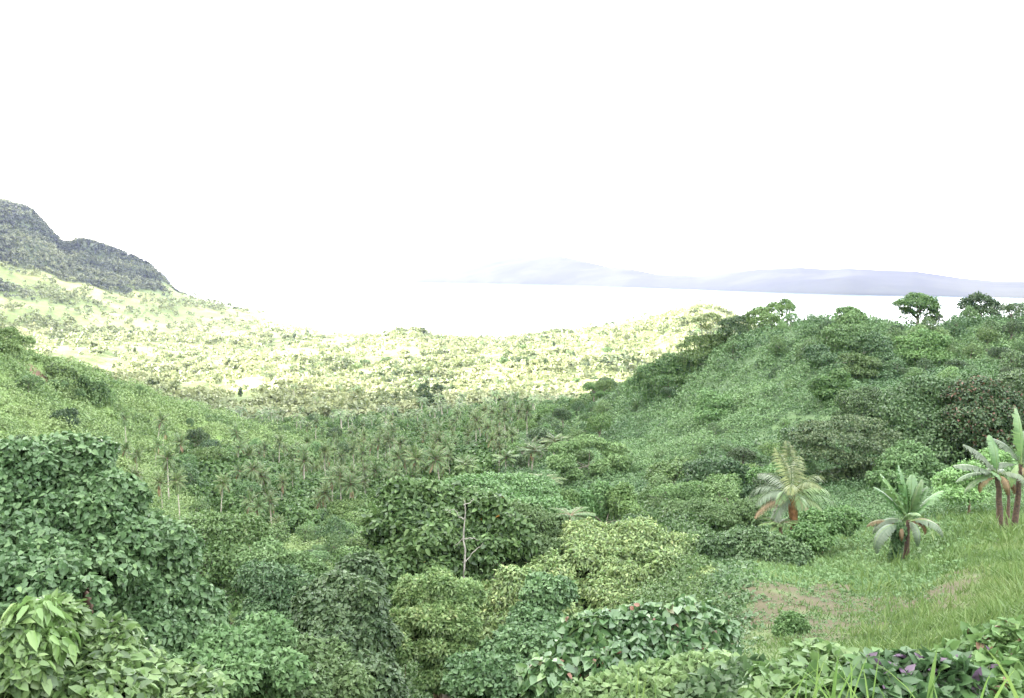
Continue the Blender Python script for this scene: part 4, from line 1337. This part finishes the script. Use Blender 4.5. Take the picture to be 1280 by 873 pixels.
# -- young coconut palm, banana plants
def young_palm():
    rg = np.random.default_rng(8)
    p = pt(996, 655, 56)
    b = np.array([p[0], p[1], gz(p[0], p[1])])
    root = bpy.data.objects.new('young_coconut_palm', None)
    COL.objects.link(root)
    root.location = b
    tag(root, 'young coconut palm with orange leaf bases on the bank among creepers', 'palm')
    top = pt(990, 617, 56) - b
    g = Geo()
    t = np.linspace(0, 1, 8)[:, None]
    path = np.array([0, 0, -.4]) * (1 - t) + top * t
    g.tube(path, [.24, .22, .22, .24, .27, .30, .27, .16], 9)
    link('trunk', g.mesh('trunk', [M['orangewood']]), root)
    sp = [(-80, 15, 2.9, 0.9, 'palm'), (-95, -5, 2.7, .9, 'dead'), (-60, 60, 2.7, 1.2, 'pale'), (-70, 35, 2.9, 1.4, 'pale'), (-30, 78, 3.1, .7, 'palm'), (10, 82, 3.3, .5, 'palm'), (35, 70, 3.2, .9, 'palm'),
          (60, 50, 3.0, 1.2, 'palm'), (85, 35, 2.9, 1.3, 'palm'), (95, 15, 2.9, 1.0, 'palm'), (110, 0, 2.5, 1.1, 'palm'), (-110, 30, 2.8, 1.4, 'pale'), (150, 60, 2.9, 1.3, 'palm'), (200, 55, 2.8, 1.4, 'palm'),
          (-150, 40, 2.8, 1.4, 'palm'), (180, 30, 2.6, 1.4, 'palm'), (120, -25, 2.1, .9, 'dead'), (-120, -20, 2.4, 1.0, 'pale'), (70, -30, 2.0, .8, 'dead'), (-40, 30, 2.6, 1.4, 'palm')]
    for a, e, ln, cv, kind in sp:
        g = Geo()
        frond(g, top + [0, 0, -.05], R(a), R(e), ln * rg.uniform(.95, 1.1), rg, 34, .85, .065, cv * 1.3, 0, 1, vdrop=.5)
        lf = {'palm': 'youngpalm' if e > 45 else 'palm', 'pale': 'bananapale', 'dead': 'palmdead'}[kind]
        o = link('frond', g.mesh('frond', [M[lf], M['palm'] if kind != 'dead' else M['stem']]), root)
        if kind == 'pale':
            o['label'] = 'pale weathered frond'
        if kind == 'dead':
            o['label'] = 'dry brown frond'


young_palm()


def banana(name, label, stems, leaves, dead, vine=None, seed=1, ls=1.0):
    """stems: (u base, v base, distance, u top, v top, radius); leaves: (stem, azimuth, elevation, length, curve, material)."""
    rg = np.random.default_rng(seed)
    p = hits(stems[0][0], stems[0][1], 12, 120)
    k = np.hypot(p[0], p[1]) / stems[0][2]          # the distance at which the slope itself carries the plant
    stems = [(u, v, r * k, ut, vt, rad * k) for (u, v, r, ut, vt, rad) in stems]
    vine = [(*q[:4], q[4] * k) for q in vine] if vine else None
    b = np.array([p[0], p[1], gz(p[0], p[1])])
    root = bpy.data.objects.new(name, None)
    COL.objects.link(root)
    root.location = b
    tag(root, label, 'banana plant')
    tops = []
    for (u, v, r, ut, vt, rad) in stems:
        q = pt(u, v, r)
        q[2] = gz(q[0], q[1]) - .15
        t = pt(ut, vt, r)
        tops.append(t - b)
        g = Geo()
        tt = np.linspace(0, 1, 8)[:, None]
        g.tube((q - b) * (1 - tt) + (t - b) * tt + rg.normal(size=(8, 3)) * .015, np.linspace(rad, rad * .6, 8), 9)
        link('stem', g.mesh('stem', [M['redstem']]), root)
    for (si, a, e, ln, cv, mt) in leaves:
        g = Geo()
        banana_leaf(g, tops[si] + [0, 0, -.1], R(a + rg.normal() * 10), R(e + rg.normal() * 7), ln * ls * k * rg.uniform(.95, 1.15), ln * ls * k * (.135 if e > 60 else .115), rg, cv * (1.0 if e > 60 else 1.3), .85 if mt != 'banana' else .55, fold=.6 if mt != 'banana' else .3)
        o = link('leaf_blade', g.mesh('leaf_blade', [M[mt], M['palm']]), root)
        if mt != 'banana':
            o['label'] = 'dry brown torn leaf' if mt == 'bananadead' else 'pale weathered torn leaf'
    for (si, a, ln, dz) in dead:
        g = Geo()
        banana_leaf(g, tops[si] + np.array([0, 0, -dz * k]), R(a), R(15), ln * k, ln * k * .1, rg, 2.6, .9, fold=.9)
        o = link('leaf_blade', g.mesh('leaf_blade', [M['bananadead'], M['bananadead']]), root)
        o['label'] = 'dry brown leaf hanging down the stem'
    if vine:
        g = Geo()
        B = px_blobs(vine)
        B[:, :3] -= b
        blob_leaves(g, B, 2600, .13, .10, rg, True, .25, .7, .3)
        link('foliage', g.mesh('foliage', [M['vine']]), root)['label'] = 'dark climbing vine round the stem'
    return root


banana('banana_plant', 'banana plant with upright green leaves and a vine round its stems on the grass slope',
       [(1133, 702, 37.5, 1135, 650, .13), (1120, 702, 37.2, 1126, 655, .11)],
       [(0, -60, 78, 2.2, .35, 'banana'), (0, -85, 68, 2.2, .3, 'banana'), (0, -75, 58, 2.0, .4, 'banana'), (0, -100, 74, 1.6, .3, 'banana'), (0, 20, 86, 2.0, .3, 'banana'), (0, 70, 80, 1.7, .3, 'banana'), (0, 85, 52, 2.0, .4, 'banana'), (0, 95, 66, 1.6, .5, 'banana'),
        (0, 100, 20, 1.7, 1.5, 'bananapale'), (0, -95, 15, 1.6, 1.4, 'bananapale'), (1, -110, 20, 1.9, 1.7, 'bananapale'), (0, 190, 15, 1.4, 2.0, 'bananapale'), (0, 95, 12, 1.4, .9, 'bananadead'), (0, 75, 18, 1.3, 1.2, 'bananadead'), (1, -85, 22, 1.25, 1.1, 'bananadead'), (1, -125, 10, 2.0, 1.5, 'bananapale'), (1, 160, 60, 1.3, 1.2, 'banana')],
       [(0, 100, 1.1, .1), (1, 200, 1.0, .1), (0, 170, .9, .2), (1, -90, .8, .2)],
       [(1121, 682, 6, 20, 37.1), (1124, 666, 7, 12, 37.0), (1118, 696, 6, 8, 37.1)], 2)
banana('banana_plant', 'pair of tall banana stems with red-brown bases and pale drooping leaves at the grassy rim',
       [(1252, 664, 35, 1246, 592, .13), (1268, 660, 35.5, 1276, 580, .12), (1258, 664, 34.6, 1262, 612, .075)],
       [(0, -80, 42, 2.2, .5, 'bananapale'), (0, -95, 20, 2.1, .5, 'bananapale'), (0, -70, 5, 2.0, .9, 'banana'), (0, -110, 5, 1.8, 1.0, 'banana'), (0, -30, 70, 2.0, .8, 'banana'), (1, -20, 84, 2.6, .3, 'banana'), (1, 40, 75, 2.4, .6, 'banana'),
        (1, -60, 60, 1.8, .9, 'bananapale'), (1, 90, 40, 2.2, 1.2, 'banana'), (1, 110, 10, 2.0, 1.3, 'bananapale'), (1, -100, 10, 1.8, 1.2, 'bananapale'), (1, 180, 30, 1.8, 1.6, 'bananapale'), (0, 160, 25, 1.6, 1.8, 'bananapale'), (0, 30, 30, 1.7, 1.4, 'banana'), (2, 60, 70, 1.2, .5, 'banana'), (2, -50, 60, 1.3, .7, 'banana')],
       [(0, 180, 1.2, .1), (0, -100, 1.1, .2), (1, 190, 1.3, .15), (1, 100, 1.2, .3), (0, 90, 1.1, .3)], None, 4, .76)


def small_banana():
    return banana('banana_plant', 'small banana sucker with broad yellow-green leaves low in the ravine', [(288, 792, 30, 290, 778, .08)],
                  [(0, -30, 82, 1.2, .3, 'banana'), (0, 40, 70, 1.3, .5, 'banana'), (0, -80, 55, 1.1, .7, 'bananapale'), (0, 90, 50, 1.1, .7, 'banana')], [], None, 6)


small_banana()


# -- tree ferns
def tree_fern(label, u, v, r, fl, seed, vb=None):
    rg = np.random.default_rng(seed)
    t = pt(u, v, r)
    b = np.array([t[0], t[1], gz(t[0], t[1])])
    root = bpy.data.objects.new('tree_fern', None)
    COL.objects.link(root)
    root.location = b
    tag(root, label, 'tree fern')
    g = Geo()
    q = t - b
    g.tube(np.array([[0, 0, -.3], q * .5 + [.1, 0, 0], q]), [.16, .12, .10], 7)
    link('trunk', g.mesh('trunk', [M['stem']]), root)
    g = Geo()
    for i in range(15):
        frond(g, q, i * .42 + rg.normal() * .1, R(rg.uniform(8, 30)), fl * rg.uniform(.85, 1.1), rg, 22, fl * .2, fl * .06, .75, 0, 1, vdrop=.15)
    link('crown', g.mesh('crown', [M['pale'], M['stem']]), root)


tree_fern('tree fern with a flat star of pale fronds rising out of the yellowing tree', 713, 645, 52, 1.7, 3)
tree_fern('bright green tree fern above the columns of creepers', 680, 601, 72, 1.9, 4)
tree_fern('tree fern in the dark hollow left of the young coconut palm', 893, 652, 70, 2.2, 5)
tree_fern('small tree fern between the dark shrub and the young coconut palm', 975, 655, 55, 1.5, 6)


# -- the near bank at the bottom right
def grass_clump(label, specs, mat, seed):
    """specs: (u, v of the tip, distance, lean, width)."""
    rg = np.random.default_rng(seed)
    g = Geo()
    p0 = pt(specs[0][0], specs[0][1], specs[0][2])
    b = np.array([p0[0], p0[1], gz(p0[0], p0[1])])
    for (u, v, r, lean, w) in specs:
        tip = pt(u, v, r)
        foot = tip - np.array([lean, rg.normal() * .05, 0])
        foot[2] = gz(foot[0], foot[1]) - .03
        n = 7
        s = np.linspace(0, 1, n)[:, None]
        path = foot + (tip - foot) * s + np.array([-lean * .5, 0, .12]) * (s * (1 - s)) * 2
        side = nrm(np.array([1.0, rg.normal() * .5, 0]))
        wd = (w * (1 - s[:, 0]) ** .6 * (.55 + .45 * np.minimum(1, s[:, 0] * 4)))[:, None]
        V = np.stack([path - side * wd, path + np.array([0, .01, -.3]) * wd, path + side * wd], 1).reshape(-1, 3) - b
        Q = []
        for i in range(n - 1):
            Q += [[i * 3, i * 3 + 1, i * 3 + 4, i * 3 + 3], [i * 3 + 1, i * 3 + 2, i * 3 + 5, i * 3 + 4]]
        g.add(V, Q, 0, rg.random())
    o = link('grass_clump', g.mesh('grass_clump', [M[mat]]))
    o.location = b
    tag(o, label, 'grass clump')
    return o


rgq = np.random.default_rng(77)
grass_clump('clump of long bright grass blades, larger of those on the near bank rim',
            [(1052, 800, 4.6, .06, .012)] + [(1003 + i * 4.2 + rgq.normal() * 6, 808 + rgq.random() * 45, 4.2 + rgq.random() * .8, rgq.normal() * .14, .006 + rgq.random() * .007) for i in range(24)], 'blade', 1)
grass_clump('few broad grass blades at the rim beside purple leaves',
            [(1172, 808, 4.2, .04, .02), (1160, 840, 4.1, -.12, .014), (1178, 835, 4.2, .1, .013), (1150, 850, 4, .1, .012)], 'blade', 2)
grass_clump('single leaning broad grass blade with thin stalks over the leafy rim at far right',
            [(1228, 806, 4.4, -.2, .018), (1240, 838, 4.2, .06, .01), (1270, 835, 4, .1, .014)], 'blade', 3)
grass_clump('thin yellowish grass tuft in front of the round-leaved shrub',
            [(800, 822, 7, .05, .012), (790, 830, 7, -.1, .01), (812, 832, 7, .12, .01), (822, 815, 7.2, .03, .006), (785, 845, 7, -.06, .01), (806, 845, 7, .05, .012)], 'blade', 4)
T('rim_shrub', 'light green leafy shrub on the near bank rim behind long grass', 'shrub',
  [(1010, 830, 34, 26, 6.4), (1045, 835, 34, 26, 6.2), (985, 855, 40, 20, 6), (1080, 850, 40, 22, 6), (1030, 872, 80, 25, 5.7)], 'bright', 2600, .13, .095, rich=True, seed=61, crown='foliage', trunk=False, droop=.6)
T('rim_shrub', 'tangled broad-leaved plant with purple young leaves on the near bank rim', 'shrub',
  [(1115, 845, 30, 18, 5.2), (1150, 842, 30, 20, 5.2), (1130, 868, 60, 22, 5), (1185, 850, 30, 22, 5.2)], 'vine', 1300, .15, .11, rich=True, seed=62, crown='foliage', trunk=False, extra=[('purple', 160, .13, .08), ('bright', 160, .13, .1)], droop=.6)
T('rim_shrub', 'shrub with brown-red new leaves topping green ones at the far right rim', 'shrub',
  [(1235, 820, 30, 26, 6), (1270, 815, 30, 28, 6), (1205, 835, 28, 20, 6), (1290, 840, 30, 30, 5.8), (1240, 860, 60, 26, 5.6)], 'broad', 2800, .12, .09, rich=True, seed=63, crown='foliage', trunk=False, extra=[('rust', 130, .10, .07), ('bright', 500, .12, .09), ('purple', 50, .1, .07)], droop=.55)
T('rim_shrub', 'low dark creeper along the rim under the round-leaved shrub', 'shrub',
  [(940, 850, 40, 14, 7.2), (970, 862, 40, 18, 6.8), (905, 872, 50, 14, 6.8)], 'vine', 1800, .13, .1, rich=True, seed=64, crown='foliage', trunk=False)


# ------------------------------------------------------------------ the many trees of the valley and slopes
ROW = [(552, 572, 190), (586, 578, 185), (612, 537, 330), (632, 572, 185), (660, 558, 190), (664, 582, 180), (691, 576, 178), (512, 572, 215)]
ORD = ['fifth', 'fourth', 'farthest', 'third', 'second', 'lower', 'first', 'sixth']
LAB = ['coconut palm standing by a gap in the row below the vine hill',
       'coconut palm with short dark trunk between taller palms at the foot of the vine hill',
       'lone coconut palm against the vine carpet, above the row at its foot',
       'spread-crowned coconut palm in the middle of the row below the vine hill',
       'tallest coconut palm of the row at the foot of the vine hill',
       'coconut palm tucked low under the tallest palm of the row',
       'coconut palm nearest the flat-plated tree, at the end of the row',
       'coconut palm at the grove end of the row below the vine hill']
for i, (u, v, r) in enumerate(ROW):
    p = pt(u, v, r)
    g0 = gz(p[0], p[1])
    me = PALM_MID[i % 5]
    H = [12, 14, 10, 13, 8][i % 5]
    s = max(.5, (p[2] - g0) / H)
    TAKEN.append((p[0], p[1], 4))
    plant_instance('coconut_palm', me, (p[0], p[1], g0 - .2), (.9, .9, s), i * 1.7, LAB[i], 'palm', 'coconut palms at the foot of the hill')

plant_many(spots(190, (215, 660), (200, 430), 201, 4, lambda u, r, x, y: sstep(u + (r - 205) * .4, 240, 330) * off_spur(u, r)), 'coconut_palm', PALM_MID, (6, 11.5),
           'slender coconut palm among many crowding the shaded valley floor', 'palm', 'coconut palms of the shaded grove', 12, (.6, .95))
plant_many(spots(90, (180, 720), (400, 600), 202, 5, None), 'coconut_palm', PALM_FAR, (8, 14),
           'small coconut palm at the far end of the shaded grove near the sunlight', 'palm', 'coconut palms at the shade edge', 12, (.85, 1.1))
plant_many(spots(22, (150, 340), (140, 260), 203, 8, lambda u, r, x, y: 1.0), 'coconut_palm', PALM_MID, (5, 10),
           'scattered coconut palm rising out of the scrub on the left slope', 'palm', 'coconut palms on the left slope', 12, (.7, .95))
plant_many(spots(75, (300, 900), (640, 1500), 204, 9, None), 'coconut_palm', PALM_FAR, (9, 15),
           'tiny sunlit coconut palm in the bright far valley', 'palm', 'sunlit coconut palms', 12, (.85, 1.1))

plant_many(spots(200, (200, 760), (195, 600), 211, 5, lambda u, r, x, y: off_spur(u, r)), 'valley_tree', MID['broad'] + MID['mound'], (5, 9.5),
           'leafy tree standing between coconut palms in the shaded grove', 'tree', 'broadleaf trees of the shaded grove', 10, (.8, 1.2))
plant_many(spots(70, (-20, 420), (95, 380), 212, 9, lambda u, r, x, y: sstep(u - 1.3 * (r - 100), 500, 300)), 'scrub_tree', MID['mound'] + MID['broad'][1:], (2.5, 5.5),
           'low scrubby tree dotted over the yellow-green left slope', 'tree', 'scrub trees of the left slope', 10, (1.0, 1.5))
plant_many(spots(60, (300, 640), (75, 200), 213, 7, None), 'ravine_tree', MID['mound'] + [MID['broad'][0], MID['broad'][3]], (4, 7.5),
           'leafy tree packed into the ravine below the coconut grove', 'tree', 'trees packed into the ravine', 10, (.9, 1.3))
plant_many(spots(26, (820, 1010), (75, 110), 214, 8, None), 'slope_tree', MID['mound'][1:] + MID['broad'], (3, 5.5),
           'leafy tree on the lower slope between the yellowing tree and the vine hill', 'tree', 'trees on the lower slope', 10, (.9, 1.3))
plant_many(spots(75, (960, 1400), (112, 210), 215, 5.5, lambda u, r, x, y: sstep(u, 1090, 1180) + .45 * sstep(r, 160, 185)), 'hill_tree', MID['mound'] + [MID['broad'][0], MID['broad'][2]], (2.5, 6),
           'bushy tree merging into the dark upper slope under the hilltop trees', 'tree', 'trees of the upper slope', 10, (.9, 1.4))
plant_many(spots(34, (740, 1060), (185, 275), 216, 5.5, lambda u, r, x, y: sstep(r - (u - 780) * -.2, 222, 240)), 'hill_tree', MID['mound'] + MID['broad'][2:], (3, 6),
           'bushy tree along the left shoulder of the vine hill', 'tree', 'trees of the hill shoulder', 10, (.9, 1.4))
plant_many(spots(34, (640, 1000), (110, 215), 217, 8, None), 'hill_bush', MID['mound'], (1.4, 2.8),
           'small creeper-covered bush lifting the vine carpet', 'bush', 'bushes in the vine carpet', 10, (1.0, 1.6))
plant_many(spots(190, (140, 940), (640, 1900), 221, 12, lambda u, r, x, y: .15 + .85 * sstep(u, 330, 520)), 'valley_tree', FAR['broad'], (6, 14),
           'sunlit tree scattered over the bright far valley', 'tree', 'sunlit valley trees', 10, (.9, 1.5))


def forest(name, label, mat, nt, ur, rr, seed, hpx, mask, leaves=26, lf=.42):
    rg = np.random.default_rng(seed)
    a = np.radians(rg.uniform(az_of(ur[0]), az_of(ur[1]), nt))
    r = np.exp(rg.uniform(math.log(rr[0]), math.log(rr[1]), nt))
    x, y = np.sin(a) * r, np.cos(a) * r
    z = ground(x, y)
    kk = rg.random(nt) < mask(x, y, z, CX + F * np.tan(a), r)
    x, y, z, r = x[kk], y[kk], z[kk], r[kk]
    n = len(x)
    h = rg.uniform(.55, 1.3, n) * hpx
    d = nrm(rg.normal(size=(n, leaves, 3)))
    d[..., 2] = np.abs(d[..., 2]) * 1.2 - .3
    c = np.stack([x, y, z + h * .62], -1)
    p = c[:, None] + d * (h * rg.uniform(.3, .6, n))[:, None, None] * np.array([1, 1, .75]) * rg.uniform(.7, 1, (n, leaves, 1))
    T = d * .4 + rg.normal(size=(n, leaves, 3)) * .5 + np.array([0, 0, -.2])
    Nn = d + np.array([0, 0, .4])
    L = np.repeat(h * lf, leaves) * rg.uniform(.7, 1.3, n * leaves)
    rnd = np.clip(.25 * rg.random((n, leaves)) + .35 * rg.random(n)[:, None] + 1.5 * (fbm(x / 75, (y + 2 * z) / 75, 4, seed) - .37)[:, None], 0, 1)
    g = Geo()
    g.leaves(p.reshape(-1, 3), T.reshape(-1, 3), Nn.reshape(-1, 3), L, L * .7, rnd.ravel())
    o = link(name, g.mesh(name, [M[mat]]))
    tag(o, label, 'forest', kind='stuff')


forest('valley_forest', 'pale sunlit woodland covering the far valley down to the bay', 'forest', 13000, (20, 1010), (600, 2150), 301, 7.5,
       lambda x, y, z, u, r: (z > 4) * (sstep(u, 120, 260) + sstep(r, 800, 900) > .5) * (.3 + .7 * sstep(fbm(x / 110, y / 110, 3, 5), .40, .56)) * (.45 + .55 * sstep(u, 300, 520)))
forest('valley_thicket', 'darker patches of thick woodland in the sunlit far valley', 'darkwood', 5200, (60, 960), (600, 1950), 305, 8.5,
       lambda x, y, z, u, r: (z > 5) * (sstep(u, 120, 260) + sstep(r, 800, 900) > .5) * sstep(fbm(x / 85, y / 120, 4, 25), .50, .60))
forest('grove_undergrowth', 'dense leafy growth filling the gaps between palms in the shaded grove', 'broad', 6500, (200, 800), (190, 640), 303, 5.0,
       lambda x, y, z, u, r: sstep(u, 200, 300) * off_spur(u, r) * (1 - sstep(u, 600, 640) * sstep(r, 360, 300)), 110, .17)
forest('mountain_forest', 'dark forest clothing the cliffs and shoulders of the far mountain', 'mount', 12000, (-60, 240), (1600, 2750), 302, 8,
       lambda x, y, z, u, r: mount_mask(x, y, z) * .9)
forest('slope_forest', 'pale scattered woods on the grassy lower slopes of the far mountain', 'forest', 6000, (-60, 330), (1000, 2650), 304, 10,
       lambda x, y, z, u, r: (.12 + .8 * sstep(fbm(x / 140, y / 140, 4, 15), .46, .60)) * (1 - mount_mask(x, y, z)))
